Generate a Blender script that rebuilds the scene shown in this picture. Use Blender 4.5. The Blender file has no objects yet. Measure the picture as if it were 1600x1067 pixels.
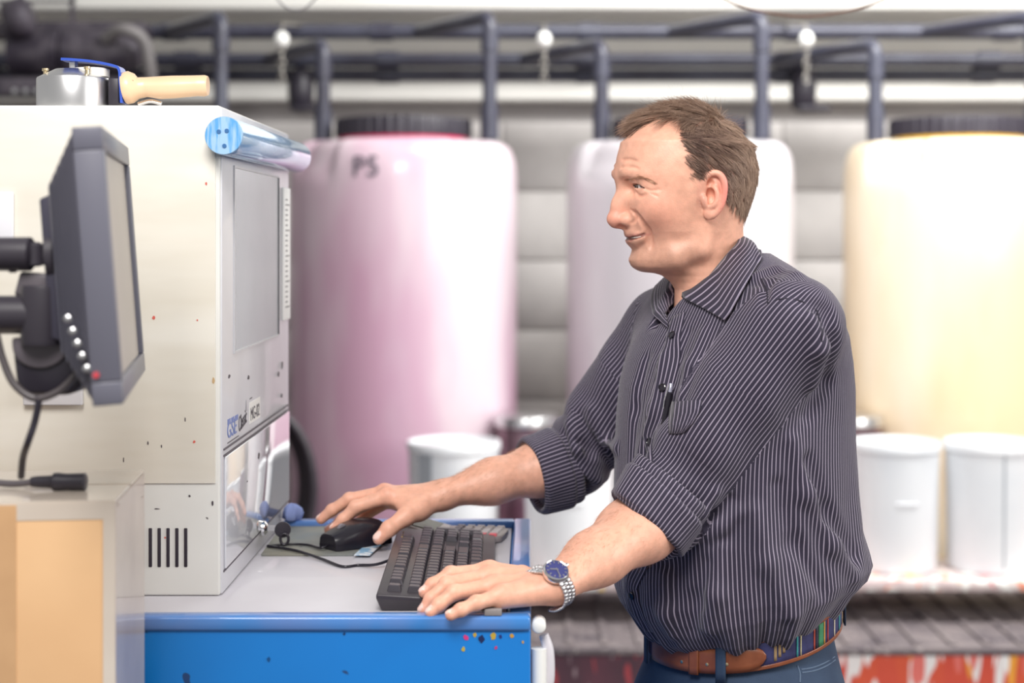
import bpy, bmesh, math, random
import numpy as np
from mathutils import Vector, Matrix, Euler
import openvdb as vdb

# ---------------------------------------------------------------- camera
scene = bpy.context.scene
COL = scene.collection
F_PX, CX, CY, EYE = 2500.0, 829.0, 368.0, 1.59      # focal length in pixels, vanishing point, eye height
cam_data = bpy.data.cameras.new('camera')
cam = bpy.data.objects.new('camera', cam_data)
COL.objects.link(cam)
cam.location = (0, 0, EYE)
cam.rotation_euler = (math.pi / 2, 0, 0)
cam_data.sensor_width = 36.0
cam_data.lens = F_PX / 1600 * 36.0
cam_data.shift_x = -(CX - 800.0) / 1600
cam_data.shift_y = -(533.5 - CY) / 1600
cam_data.clip_start = 0.05
cam_data.dof.use_dof = True
cam_data.dof.focus_distance = 2.12
cam_data.dof.aperture_fstop = 3.0
scene.camera = cam
# ---------------------------------------------------------------- world, lights, exposure
world = bpy.data.worlds.new('world')
scene.world = world
world.use_nodes = True
bg = world.node_tree.nodes['Background']
bg.inputs[0].default_value = (1.0, 0.985, 0.97, 1)
bg.inputs[1].default_value = 0.34


def area(name, loc, target, size, size_y, power, col=(1, 1, 1)):
    ld = bpy.data.lights.new(name, 'AREA')
    ld.shape = 'RECTANGLE'
    ld.size, ld.size_y, ld.energy, ld.color = size, size_y, power, col
    o = bpy.data.objects.new(name, ld)
    COL.objects.link(o)
    o.location = loc
    o.rotation_euler = (Vector(target) - Vector(loc)).to_track_quat('-Z', 'Y').to_euler()
    return o


area('window_light', (3.4, 1.2, 2.5), (0.6, 4.0, 1.2), 2.2, 1.8, 72, (1, 0.98, 0.95))
area('front_softbox', (-0.30, 0.35, 3.0), (0.22, 2.2, 1.40), 1.1, 0.9, 48, (1, 0.97, 0.94))
area('ceiling_lamp', (1.8, 4.6, 3.7), (1.3, 6.9, 1.2), 3.4, 0.8, 165, (1, 0.99, 0.97))
scene.view_settings.view_transform = 'Standard'
scene.view_settings.look = 'None'
scene.view_settings.exposure = 0.34
scene.view_settings.gamma = 1.0
scene.view_settings.use_curve_mapping = False


def P(u, v, D):
    """point of the place seen at pixel (u, v) at depth D"""
    return np.array([(u - CX) / F_PX * D, D, EYE - (v - CY) / F_PX * D])


# ---------------------------------------------------------------- materials
MATS = {}


def lin(c):
    return tuple(((x / 255) / 12.92 if x / 255 <= 0.04045 else ((x / 255 + 0.055) / 1.055) ** 2.4) for x in c)


def mat(name, col, rough=0.5, metal=0.0, var=None, spots=(), bump=None, coat=0.0, stretch=(1, 1, 1), trans=0.0, sss=0.0, spec=0.5):
    """principled material; var = (second colour, noise scale, sharpness); spots = [(colour, scale, threshold), ...]"""
    if name in MATS:
        return MATS[name]
    m = bpy.data.materials.new(name)
    MATS[name] = m
    m.use_nodes = True
    nt = m.node_tree
    b = nt.nodes['Principled BSDF']
    b.inputs['Roughness'].default_value = rough
    b.inputs['Metallic'].default_value = metal
    b.inputs['Coat Weight'].default_value = coat
    b.inputs['Transmission Weight'].default_value = trans
    b.inputs['Specular IOR Level'].default_value = spec
    if sss:
        b.inputs['Subsurface Weight'].default_value = sss
        b.inputs['Subsurface Radius'].default_value = (0.02, 0.012, 0.008)
    c4 = (*col, 1)
    tc = nt.nodes.new('ShaderNodeTexCoord')
    mp = nt.nodes.new('ShaderNodeMapping')
    mp.inputs['Scale'].default_value = stretch
    nt.links.new(tc.outputs['Object'], mp.inputs[0])
    last = None

    def mixc(a, bcol, fac):
        mx = nt.nodes.new('ShaderNodeMix')
        mx.data_type = 'RGBA'
        if a is None:
            mx.inputs[6].default_value = c4
        else:
            nt.links.new(a, mx.inputs[6])
        mx.inputs[7].default_value = (*bcol, 1)
        nt.links.new(fac, mx.inputs[0])
        return mx.outputs[2]

    def noise(scale, lo, hi, seed, detail=3.0):
        n = nt.nodes.new('ShaderNodeTexNoise')
        n.noise_dimensions = '4D'
        n.inputs['W'].default_value = seed
        n.inputs['Scale'].default_value = scale
        n.inputs['Detail'].default_value = detail
        nt.links.new(mp.outputs[0], n.inputs['Vector'])
        r = nt.nodes.new('ShaderNodeMapRange')
        r.inputs[1].default_value = lo
        r.inputs[2].default_value = hi
        nt.links.new(n.outputs[0], r.inputs[0])
        return r.outputs[0]

    if var:
        c2, sc, sharp = var
        last = mixc(last, c2, noise(sc, 0.5 - sharp, 0.5 + sharp, 1.7))
    for i, (sc_col, sc, th) in enumerate(spots):
        last = mixc(last, sc_col, noise(sc, th, th + 0.02, 3.1 * i + 5, 1.0))
    if last is None:
        b.inputs['Base Color'].default_value = c4
    else:
        nt.links.new(last, b.inputs['Base Color'])
    if bump:
        sc, st = bump
        n = nt.nodes.new('ShaderNodeTexNoise')
        n.inputs['Scale'].default_value = sc
        n.inputs['Detail'].default_value = 3
        nt.links.new(mp.outputs[0], n.inputs['Vector'])
        bp = nt.nodes.new('ShaderNodeBump')
        bp.inputs['Strength'].default_value = st
        bp.inputs['Distance'].default_value = 0.002
        nt.links.new(n.outputs[0], bp.inputs['Height'])
        nt.links.new(bp.outputs[0], b.inputs['Normal'])
    return m


# ---------------------------------------------------------------- object helpers
def tag(o, label=None, cat=None, group=None, kind=None):
    if label: o['label'] = label
    if cat: o['category'] = cat
    if group: o['group'] = group
    if kind: o['kind'] = kind
    return o


def thing(name, label, cat, base=(0, 0, 0), group=None):
    o = bpy.data.objects.new(name, None)
    COL.objects.link(o)
    o.location = base
    o.empty_display_size = 0.05
    return tag(o, label, cat, group)


def parent_to(o, par):
    if par is not None:
        o.parent = par
        loc = par.location.copy() if par.type == 'EMPTY' else Vector((0, 0, 0))
        o.matrix_parent_inverse = Matrix.Translation(-loc)
    return o


def mk(name, verts, faces, m, par=None, smooth=False, bevel=0.0, seg=2):
    me = bpy.data.meshes.new(name)
    me.from_pydata([tuple(map(float, v)) for v in verts], [], faces)
    if bevel:
        bm = bmesh.new()
        bm.from_mesh(me)
        es = [e for e in bm.edges if len(e.link_faces) == 2 and e.calc_face_angle(0) > 0.5]
        bmesh.ops.bevel(bm, geom=es, offset=bevel, segments=seg, profile=0.5, affect='EDGES')
        bm.to_mesh(me)
        bm.free()
    me.validate()
    if smooth or bevel:
        for p in me.polygons:
            p.use_smooth = True
        if not smooth:
            me.set_sharp_from_angle(angle=math.radians(50)) if bevel == 0 else me.set_sharp_from_angle(angle=math.radians(60))
        elif smooth is not True:
            me.set_sharp_from_angle(angle=math.radians(smooth))
    if m is not None:
        me.materials.append(m)
    o = bpy.data.objects.new(name, me)
    COL.objects.link(o)
    return parent_to(o, par)


def box_vf(lo, hi, M4=None, taper=(1, 1)):
    x0, y0, z0 = lo
    x1, y1, z1 = hi
    cx, cy = (x0 + x1) / 2, (y0 + y1) / 2
    vs = []
    for z, t in ((z0, (1, 1)), (z1, taper)):
        for x, y in ((x0, y0), (x1, y0), (x1, y1), (x0, y1)):
            vs.append(Vector((cx + (x - cx) * t[0], cy + (y - cy) * t[1], z)))
    if M4 is not None:
        vs = [M4 @ v for v in vs]
    return vs, [(0, 3, 2, 1), (4, 5, 6, 7), (0, 1, 5, 4), (1, 2, 6, 5), (2, 3, 7, 6), (3, 0, 4, 7)]


def box(name, lo, hi, m, par=None, bevel=0.0, M4=None, taper=(1, 1), seg=2):
    vs, fs = box_vf(lo, hi, M4, taper)
    return mk(name, vs, fs, m, par, bevel=bevel, seg=seg)


def boxes(name, lst, m, par=None, M4=None):
    V, Fc = [], []
    for lo, hi in lst:
        vs, fs = box_vf(lo, hi, M4)
        n = len(V)
        V += vs
        Fc += [tuple(i + n for i in f) for f in fs]
    return mk(name, V, Fc, m, par)


def frame_axes(d):
    d = Vector(d).normalized()
    a = Vector((0, 0, 1)) if abs(d.z) < 0.9 else Vector((1, 0, 0))
    x = d.cross(a).normalized()
    return x, d.cross(x).normalized()


def catmull(pts, n=8):
    pts = [Vector(p) for p in pts]
    if len(pts) < 3:
        return pts
    ext = [pts[0] * 2 - pts[1]] + pts + [pts[-1] * 2 - pts[-2]]
    out = []
    for i in range(1, len(ext) - 2):
        p0, p1, p2, p3 = ext[i - 1:i + 3]
        for k in range(n):
            t = k / n
            out.append(0.5 * ((2 * p1) + (p2 - p0) * t + (2 * p0 - 5 * p1 + 4 * p2 - p3) * t * t + (3 * p1 - p0 - 3 * p2 + p3) * t ** 3))
    out.append(pts[-1])
    return out


def tube_vf(path, r, seg=12, flat=1.0):
    path = [Vector(p) for p in path]
    rs = r if hasattr(r, '__len__') else [r] * len(path)
    V, Fc = [], []
    x = None
    for i, p in enumerate(path):
        d = (path[min(i + 1, len(path) - 1)] - path[max(i - 1, 0)]).normalized()
        if x is None:
            x, y = frame_axes(d)
        else:
            x = (x - d * x.dot(d)).normalized()
            y = d.cross(x)
        for k in range(seg):
            a = 2 * math.pi * k / seg
            V.append(p + x * math.cos(a) * rs[i] + y * math.sin(a) * rs[i] * flat)
    n = len(path)
    for i in range(n - 1):
        for k in range(seg):
            k2 = (k + 1) % seg
            Fc.append((i * seg + k, i * seg + k2, (i + 1) * seg + k2, (i + 1) * seg + k))
    Fc.append(tuple(range(seg))[::-1])
    Fc.append(tuple((n - 1) * seg + k for k in range(seg)))
    return V, Fc


def tube(name, path, r, m, par=None, seg=12, smooth_path=0, flat=1.0):
    if smooth_path:
        if hasattr(r, '__len__'):
            r = np.interp(np.linspace(0, len(path) - 1, (len(path) - 1) * smooth_path + 1), range(len(path)), r)
        path = catmull(path, smooth_path)
    V, Fc = tube_vf(path, r, seg, flat)
    return mk(name, V, Fc, m, par, smooth=45)


def lathe(name, prof, origin, m, par=None, seg=48, axis=(0, 0, 1), rfun=None, close=True, smooth=40):
    """profile [(radius, height)] about an axis through origin; rfun(theta, r, h) -> r"""
    ax = Vector(axis).normalized()
    x, y = frame_axes(ax)
    if abs(ax.z) > 0.99:
        x, y = Vector((1, 0, 0)), Vector((0, 1, 0)) * (1 if ax.z > 0 else -1)
    o = Vector(origin)
    V, Fc = [], []
    for r, h in prof:
        for k in range(seg):
            a = 2 * math.pi * k / seg
            rr = rfun(a, r, h) if rfun else r
            V.append(o + ax * h + x * math.cos(a) * rr + y * math.sin(a) * rr)
    n = len(prof)
    for i in range(n - 1):
        for k in range(seg):
            k2 = (k + 1) % seg
            Fc.append((i * seg + k, i * seg + k2, (i + 1) * seg + k2, (i + 1) * seg + k))
    if close:
        Fc.append(tuple(range(seg))[::-1])
        Fc.append(tuple((n - 1) * seg + k for k in range(seg)))
    return mk(name, V, Fc, m, par, smooth=smooth)


def text(name, body, size, M4, m, par=None, ext=0.0003, font_scale_x=1.0):
    cu = bpy.data.curves.new(name, 'FONT')
    cu.body = body
    cu.size = size
    cu.extrude = ext
    cu.align_x = 'LEFT'
    o = bpy.data.objects.new(name, cu)
    COL.objects.link(o)
    dg = bpy.context.evaluated_depsgraph_get()
    me = bpy.data.meshes.new_from_object(o.evaluated_get(dg))
    bpy.data.objects.remove(o)
    me.transform(M4 @ Matrix.Diagonal((font_scale_x, 1, 1, 1)))
    me.materials.clear()
    me.materials.append(m)
    o = bpy.data.objects.new(name, me)
    COL.objects.link(o)
    return parent_to(o, par)


def basis(o, x, y, z):
    M4 = Matrix.Identity(4)
    for i, a in enumerate((x, y, z)):
        a = Vector(a)
        for j in range(3):
            M4[j][i] = a[j]
    for j in range(3):
        M4[j][3] = o[j]
    return M4


# ---------------------------------------------------------------- signed-distance modelling
def smin(a, b, k):
    if k <= 0:
        return np.minimum(a, b)
    h = np.maximum(k - np.abs(a - b), 0) / k
    return np.minimum(a, b) - h * h * (k * 0.25)


class Prim:
    def __init__(self, f, c, R):
        self.f, self.c, self.R = f, np.asarray(c, np.float32), float(R)


def sph(c, r):
    c = np.asarray(c, np.float32)
    return Prim(lambda p: np.sqrt(((p - c) ** 2).sum(-1)) - r, c, r)


def rcone(a, b, ra, rb):
    a = np.asarray(a, np.float32)
    b = np.asarray(b, np.float32)
    ba = b - a
    L2 = float((ba * ba).sum()) + 1e-9

    def f(p):
        pa = p - a
        h = np.clip((pa @ ba) / L2, 0, 1)
        return np.sqrt(((pa - h[..., None] * ba) ** 2).sum(-1)) - (ra + (rb - ra) * h)
    return Prim(f, (a + b) / 2, math.sqrt(L2) / 2 + max(ra, rb))


def ell(c, r, R3=None):
    """ellipsoid; R3 rows = its own axes in world space"""
    c = np.asarray(c, np.float32)
    r = np.asarray(r, np.float32)
    Rm = np.eye(3, dtype=np.float32) if R3 is None else np.asarray(R3, np.float32)

    def f(p):
        q = (p - c) @ Rm.T
        k0 = np.sqrt(((q / r) ** 2).sum(-1))
        k1 = np.sqrt(((q / (r * r)) ** 2).sum(-1)) + 1e-9
        return k0 * (k0 - 1) / k1
    return Prim(f, c, float(r.max()))


class Field:
    def __init__(self):
        self.ops = []

    def u(self, prim, k=0.0):
        self.ops.append(('u', prim, k))
        return self

    def s(self, prim, k=0.0):
        self.ops.append(('s', prim, k))
        return self

    def chain(self, pts, rs, k=0.004, mode='u'):
        for i in range(len(pts) - 1):
            self.ops.append((mode, rcone(pts[i], pts[i + 1], rs[i], rs[i + 1]), k))
        return self

    def __call__(self, p):
        p = np.asarray(p, np.float32)
        d = np.full(p.shape[:-1], 10.0, np.float32)
        for mode, pr, k in self.ops:
            q = pr.f(p)
            d = smin(d, q, k) if mode == 'u' else -smin(-d, q, k)
        return d

    def blocks(self, pts, cen, rad):
        d = np.full(pts.shape[:2], 10.0, np.float32)
        for mode, pr, k in self.ops:
            near = np.sqrt(((cen - pr.c) ** 2).sum(-1)) < pr.R + rad * 2.0 + k + 0.004
            if not near.any():
                continue
            q = pr.f(pts[near])
            d[near] = smin(d[near], q, k) if mode == 'u' else -smin(-d[near], q, k)
        return d

    def hit(self, u, v, t0=1.4, t1=3.2, off=0.0):
        """where the sight line through pixel (u, v) meets the surface"""
        o = np.array([0, 0, EYE])
        dr = np.array([(u - CX) / F_PX, 1.0, -(v - CY) / F_PX])
        for n in (220, 16, 10):
            t = np.linspace(t0, t1, n)
            d = self(o + t[:, None] * dr)
            i = int(np.argmax(d < off)) if (d < off).any() else int(np.argmin(d))
            t0, t1 = t[max(i - 1, 0)], t[i]
        return o + t[i] * dr

    def normal(self, p):
        e = 0.0015
        q = np.concatenate([np.asarray(p) + np.eye(3) * e, np.asarray(p) - np.eye(3) * e])
        d = self(q)
        g = d[:3] - d[3:]
        return g / (np.linalg.norm(g) + 1e-9)


def polygonize(field, lo, hi, h):
    """sparse sampling on blocks of 8 voxels near the surface, then quads"""
    lo, hi = np.asarray(lo), np.asarray(hi)
    B = 8 * h
    i0 = np.floor(lo / B).astype(int)
    i1 = np.ceil(hi / B).astype(int)
    # coarse level: 4 blocks wide
    c0, c1 = i0 // 4, i1 // 4 + 1
    g = np.stack(np.meshgrid(*[np.arange(c0[a], c1[a]) for a in range(3)], indexing='ij'), -1).reshape(-1, 3)
    dc = field((g + 0.5) * 4 * B)
    near = np.abs(dc) < 4 * B * 0.87 * 1.5
    inside_c = g[(~near) & (dc < 0)]
    sub = np.stack(np.meshgrid(*[np.arange(4)] * 3, indexing='ij'), -1).reshape(-1, 3)
    blk = (g[near][:, None, :] * 4 + sub[None]).reshape(-1, 3)
    cen = ((blk + 0.5) * B).astype(np.float32)
    db = field(cen)
    near = np.abs(db) < B * 0.87 * 2.3 + 0.003
    grid = vdb.FloatGrid(3 * h)
    grid.transform = vdb.createLinearTransform(h)
    grid.gridClass = vdb.GridClass.LEVEL_SET
    for b in inside_c:
        a = b * 32
        grid.fill(tuple(int(x) for x in a), tuple(int(x) for x in a + 31), -3 * h, False)
    for b in blk[(~near) & (db < 0)]:
        a = b * 8
        grid.fill(tuple(int(x) for x in a), tuple(int(x) for x in a + 7), -3 * h, False)
    bl, cn = blk[near], cen[near]
    off = np.stack(np.meshgrid(*[np.arange(8)] * 3, indexing='ij'), -1).reshape(-1, 3)
    for s in range(0, len(bl), 1500):
        pts = ((bl[s:s + 1500, None, :] * 8 + off[None]) * h).astype(np.float32)
        d = field.blocks(pts, cn[s:s + 1500], B * 0.87)
        d = np.clip(d, -3 * h, 3 * h)
        for j in range(len(d)):
            grid.copyFromArray(d[j].reshape(8, 8, 8), ijk=tuple(int(x) for x in bl[s + j] * 8))
    pts, tris, quads = grid.convertToPolygons(0.0, 0.0)
    return np.asarray(pts, np.float32), np.asarray(tris, np.int32).reshape(-1, 3), np.asarray(quads, np.int32).reshape(-1, 4)


def np_mesh(name, V, quads, m, par=None, attrs=None, tris=None, flip=True):
    if flip:
        quads = quads[:, ::-1]
    me = bpy.data.meshes.new(name)
    nq = len(quads)
    nt_ = 0 if tris is None else len(tris)
    me.vertices.add(len(V))
    me.vertices.foreach_set('co', np.ascontiguousarray(V, np.float32).ravel())
    loops = quads.ravel() if not nt_ else np.concatenate([quads.ravel(), tris.ravel()])
    me.loops.add(len(loops))
    me.loops.foreach_set('vertex_index', np.ascontiguousarray(loops, np.int32))
    me.polygons.add(nq + nt_)
    st = np.arange(nq) * 4
    if nt_:
        st = np.concatenate([st, nq * 4 + np.arange(nt_) * 3])
    me.polygons.foreach_set('loop_start', st.astype(np.int32))
    me.update(calc_edges=True)
    me.validate()
    me.shade_smooth()
    for k, a in (attrs or {}).items():
        if a.ndim == 1:
            at = me.attributes.new(k, 'FLOAT', 'POINT')
            at.data.foreach_set('value', a.astype(np.float32))
        else:
            at = me.attributes.new(k, 'FLOAT_COLOR', 'POINT')
            at.data.foreach_set('color', np.concatenate([a, np.ones((len(a), 1))], 1).astype(np.float32).ravel())
    if m is not None:
        me.materials.append(m)
    o = bpy.data.objects.new(name, me)
    COL.objects.link(o)
    return parent_to(o, par)


def submesh(V, quads, facemask):
    q = quads[facemask]
    used = np.unique(q)
    remap = np.full(len(V), -1, np.int32)
    remap[used] = np.arange(len(used))
    return V[used], remap[q], used


def sm(x, a, b):
    t = np.clip((x - a) / (b - a), 0, 1)
    return t * t * (3 - 2 * t)
# ================================================================ materials used around the place
DARK = lin((52, 46, 62))
m_black = mat('black_plastic', lin((44, 40, 50)), 0.42)
m_blackgloss = mat('black_gloss_plastic', lin((34, 31, 40)), 0.25)
m_pipe = mat('dark_grey_pipe_plastic', lin((72, 74, 88)), 0.35, var=(lin((50, 48, 62)), 6, 0.2))
m_steel = mat('brushed_steel', (0.72, 0.72, 0.73), 0.3, 1.0)
m_chrome = mat('chrome', (0.8, 0.8, 0.82), 0.12, 1.0)
m_brass = mat('pale_brass', (0.75, 0.62, 0.4), 0.3, 1.0)
m_white = mat('white_plastic', lin((238, 238, 234)), 0.4)
m_blue = mat('blue_lacquer', lin((0, 120, 202)), 0.36, var=(lin((0, 110, 190)), 5, 0.2), coat=0.1,
             spots=[(lin((20, 60, 110)), 38, 0.73), (lin((205, 180, 90)), 44, 0.765)])
m_bluerim = mat('worn_blue_rim', lin((62, 132, 205)), 0.28, var=(lin((100, 130, 190)), 9, 0.12), coat=0.4)
m_concrete = mat('grey_concrete_block', lin((204, 200, 197)), 0.85, var=(lin((188, 184, 182)), 5, 0.2), bump=(60, 0.4))
m_mortar = mat('mortar', lin((160, 156, 155)), 0.9)
m_whitewall = mat('white_painted_wall', lin((236, 235, 230)), 0.7, var=(lin((222, 220, 214)), 1.2, 0.2))
m_floor = mat('dark_workshop_floor', lin((120, 112, 114)), 0.7, var=(lin((86, 78, 84)), 3, 0.2), bump=(30, 0.3))
m_splat = mat('paint_spattered_edge', lin((226, 214, 210)), 0.55, var=(lin((196, 176, 176)), 12, 0.12), bump=(50, 0.6),
              spots=[(lin((238, 150, 120)), 22, 0.60), (lin((250, 215, 120)), 19, 0.66), (lin((215, 70, 80)), 26, 0.69), (lin((245, 245, 240)), 24, 0.6), (lin((70, 60, 130)), 34, 0.73)])
m_grate = mat('dusty_grey_grating', lin((128, 118, 118)), 0.75, var=(lin((84, 76, 82)), 9, 0.15), bump=(60, 0.8), stretch=(1, 2, 1),
              spots=[(lin((160, 152, 150)), 60, 0.64)])
m_drip = mat('orange_and_white_paint_drips', lin((222, 96, 62)), 0.45, var=(lin((206, 72, 66)), 5, 0.1), stretch=(1.6, 1.6, 0.35), bump=(30, 0.7),
             spots=[(lin((245, 170, 60)), 9, 0.58), (lin((240, 235, 232)), 11, 0.56), (lin((230, 120, 110)), 14, 0.6), (lin((250, 248, 245)), 20, 0.62)])
m_dripdark = mat('dark_red_paint_drips', lin((84, 58, 68)), 0.5, var=(lin((104, 62, 74)), 6, 0.12), stretch=(1.4, 1.4, 0.5),
                 spots=[(lin((170, 70, 76)), 16, 0.62), (lin((150, 130, 136)), 22, 0.66)])

# ================================================================ the setting
def struct(o):
    o['kind'] = 'structure'
    return o


struct(box('floor', (-5, -1.5, -0.1), (6, 7.4, 0), m_floor))
wall = struct(box('wall_back', (-5, 7.1, 0), (6, 7.3, 4.2), m_mortar))
rw, rh = 0.62, 0.308
for r in range(8):
    for c in range(-5, 8):
        x0 = c * rw + (0.31 if r % 2 else 0) - 0.12
        z0 = r * rh - 0.06
        if z0 + rh > 2.17:
            continue
        box('concrete_block', (x0 + 0.004, 7.088, max(0.0, z0) + 0.004), (x0 + rw - 0.004, 7.12, z0 + rh - 0.004), m_concrete, wall, bevel=0.006, seg=1)
struct(box('trim_1', (-5, 6.98, 2.175), (6, 7.1, 4.2), m_whitewall, bevel=0.02))
struct(box('trim_2', (-5, 6.6, 2.52), (6, 7.0, 2.66), m_whitewall, bevel=0.02))

# low walkway and pail shelf in front of the tanks
walk = thing('loading_step', 'low grey grated step with paint drips down its front, below the pail shelf', 'step', (0.8, 5.1, 0))
box('grating', (-0.85, 4.80, 0.30), (3.2, 5.62, 0.352), m_grate, walk, bevel=0.004)
box('front_panel', (0.62, 4.78, 0.0), (3.2, 4.82, 0.338), m_drip, walk)
box('front_panel', (-0.85, 4.78, 0.0), (0.62, 4.82, 0.338), m_dripdark, walk)
box('edge_strip', (-0.85, 4.77, 0.338), (3.2, 4.81, 0.358), m_grate, walk, bevel=0.003)
for i in range(26):
    x = -0.1 + i * 0.105
    box('grating_bar', (x, 4.82, 0.352), (x + 0.02, 5.6, 0.360), m_grate, walk)
shelf = thing('pail_shelf', 'paint-spattered plank shelf carrying the white pails', 'shelf', (0.5, 5.25, 0))
box('plank', (-1.1, 5.10, 0.455), (3.2, 5.50, 0.488), m_splat, shelf, bevel=0.006)
for x in (-0.7, 0.62, 2.0, 3.0):
    box('bracket', (x, 5.2, 0.352), (x + 0.04, 5.46, 0.456), m_pipe, shelf)
plinth = thing('tank_plinth', 'dark concrete plinth under the three tanks', 'plinth', (0.5, 6.1, 0))
box('slab', (-2.4, 5.63, 0.0), (3.4, 6.62, 0.30), mat('dark_concrete', lin((84, 74, 80)), 0.85), plinth, bevel=0.01)


# ================================================================ tanks
def tank(cx_px, name_col, label, base, stain, ring, pan, deep, sp=()):
    D = 6.06
    x = (cx_px - CX) / F_PX * D
    R = 177 / F_PX * D
    t = thing('storage_tank', label, 'tank', (x, D, 0.30), 'large round storage tanks along the wall')
    m = mat('tank_plastic_' + name_col, base, 0.30, var=(stain, 1.6, 0.10), stretch=(1.6, 1.6, 0.55), spots=sp, coat=0.35, sss=0.0, spec=0.6)
    top = 1.945
    prof = [(R * 0.9, 0.30), (R * 0.985, 0.325), (R, 0.37)]
    prof += [(R, z) for z in np.linspace(0.5, 1.72, 8)]
    prof += [(R * 0.998, 1.76), (R * 0.997, 1.80), (R * 0.993, 1.835), (R * 0.985, 1.865), (R * 0.967, 1.893), (R * 0.94, 1.916), (R * 0.90, 1.932), (R * 0.84, 1.94), (R * 0.72, top), (R * 0.6, top)]

    def rf(a, r, h):
        # pockets let into the shoulder beside the front panel
        d = 0.0
        for a0, w in ((-math.pi / 2 - 0.84, 0.31), (-math.pi / 2 + 0.84, 0.31), (math.pi / 2 - 0.7, 0.3), (math.pi / 2 + 0.7, 0.3)):
            da = (a - a0 + math.pi) % (2 * math.pi) - math.pi
            s = max(0.0, min(1.0, (w - abs(da)) / 0.09))
            d = max(d, s * s * (3 - 2 * s))
        zt = max(0.0, min(1.0, (h - 1.78) / 0.09))
        return r - deep * d * zt * zt * (3 - 2 * zt)
    lathe('tank_body', [(r, z - 0.0) for r, z in prof], (x, D, 0), m, t, seg=144, rfun=rf, smooth=60)
    rl = 106 / F_PX * 6.0
    lathe('neck_ring', [(rl * 0.97, top - 0.02), (rl * 0.97, top + 0.03)], (x, D, 0), mat('paint_' + name_col, ring, 0.35), t, seg=64)
    # screw lid with grip ribs
    def ribs(a, r, h):
        return r + (0.004 if math.cos(a * 40) > 0.2 else 0.0) * (1 if r > rl * 0.95 else 0)
    lid = lathe('lid', [(rl * 0.95, top + 0.012), (rl, top + 0.016), (rl, top + 0.072), (rl * 0.985, top + 0.082), (rl * 0.9, top + 0.084)], (x, D, 0), m_black, t, seg=240, rfun=ribs, smooth=25)
    lathe('lid_disc', [(rl * 0.6, top + 0.083), (rl * 0.58, top + 0.09), (0.02, top + 0.09)], (x, D, 0), m_black, lid, seg=48)
    return t, x, D, R, m


pink, px, pD, pR, _ = tank(631, 'pink', 'pale tank stained with magenta ink, marked with a number, behind the display cabinet', lin((220, 204, 211)), lin((204, 162, 184)), lin((225, 60, 110)), None, 0.036,
                           )
whitet, wx, wD, wR, _ = tank(1062, 'white', 'whitish tank standing behind the man and half hidden by his head', lin((218, 217, 218)), lin((202, 196, 201)), lin((60, 52, 60)), None, 0.036,
                             )
yel, yx, yD, yR, _ = tank(1497, 'yellow', 'cream tank stained with yellow ink, cut off by the photo edge', lin((242, 228, 204)), lin((236, 210, 172)), lin((250, 200, 40)), None, 0.040,
                          sp=[(lin((110, 100, 96)), 30, 0.80)])
# stencilled number on the pink tank
aa = -math.pi / 2 - 0.36
for k, ch in enumerate('P5'):
    a = aa + k * 0.125
    n = Vector((math.cos(a), math.sin(a), 0))
    text('stencil_mark', ch, 0.105, basis(Vector((px, pD, 1.80)) + n * (pR * 0.9995), (-n.y, n.x, 0), (0, 0, 1), n), mat('grey_stencil_paint', lin((96, 92, 104)), 0.6), pink, 0.002, 0.95)

# ================================================================ pipes over the tanks
def pipe(name, pts, r, label, group, m=m_pipe, fit=True, par_parts=()):
    t = thing(name, label, 'pipe', tuple(pts[0]), group)
    # rounded corners
    path = [Vector(pts[0])]
    for i in range(1, len(pts) - 1):
        p, a, b = Vector(pts[i]), Vector(pts[i - 1]), Vector(pts[i + 1])
        q0, q1 = p + (a - p).normalized() * 0.05, p + (b - p).normalized() * 0.05
        for s in np.linspace(0, 1, 6):
            path.append(q0 * (1 - s) ** 2 + p * 2 * s * (1 - s) + q1 * s * s)
    path.append(Vector(pts[-1]))
    tube('pipe_run', path, r, m, t, seg=16)
    if fit:
        for i in range(1, len(pts) - 1):
            p, a = Vector(pts[i]), Vector(pts[i - 1])
            d = (a - p).normalized()
            tube('coupling', [p + d * 0.07, p + d * 0.13], r * 1.22, m, t, seg=16)
    e = Vector(pts[0])
    tube('coupling', [e, e + Vector((0, 0, 0.12))], r * 1.25, m, t, seg=16)
    return t


ordn = ['over the hidden tank behind the cabinet', 'over the pink tank', 'over the white tank', 'over the cream tank']
H1 = (6.40, 2.405)
H2 = (6.62, 2.315)
for i, u in enumerate((345, 765, 1190, 1615)):
    x = (u - CX) / F_PX * 5.95
    z0 = 1.946 if i else 0.30
    pipe('feed_pipe', [(x, 5.95, z0), (x, 5.95, 2.405), (x - 0.30, H1[0], H1[1])], 0.027,
         'tall dark feed pipe elbowing to the upper header, ' + ordn[i], 'feed pipes rising from the tanks')
for i, u in enumerate((505, 940, 1368)):
    x = (u - CX) / F_PX * 6.06
    pipe('feed_pipe', [(x, 6.06, 1.946), (x, 6.06, 2.315), (x - 0.30, H2[0], H2[1])], 0.027,
         'shorter dark feed pipe elbowing to the lower header, ' + ordn[i + 1], 'feed pipes rising from the tanks')


def header(z, D, r, label, m=m_pipe):
    t = thing('header_pipe', label, 'pipe', (-2.6, D, z), 'horizontal header pipes under the ceiling')
    tube('pipe_run', [(-2.6, D, z), (3.4, D, z)], r, m, t, seg=16)
    for x in np.arange(-2.3, 3.3, 0.83):
        tube('coupling', [(x, D, z), (x + 0.09, D, z)], r * 1.25, m, t, seg=16)
    return t


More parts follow.
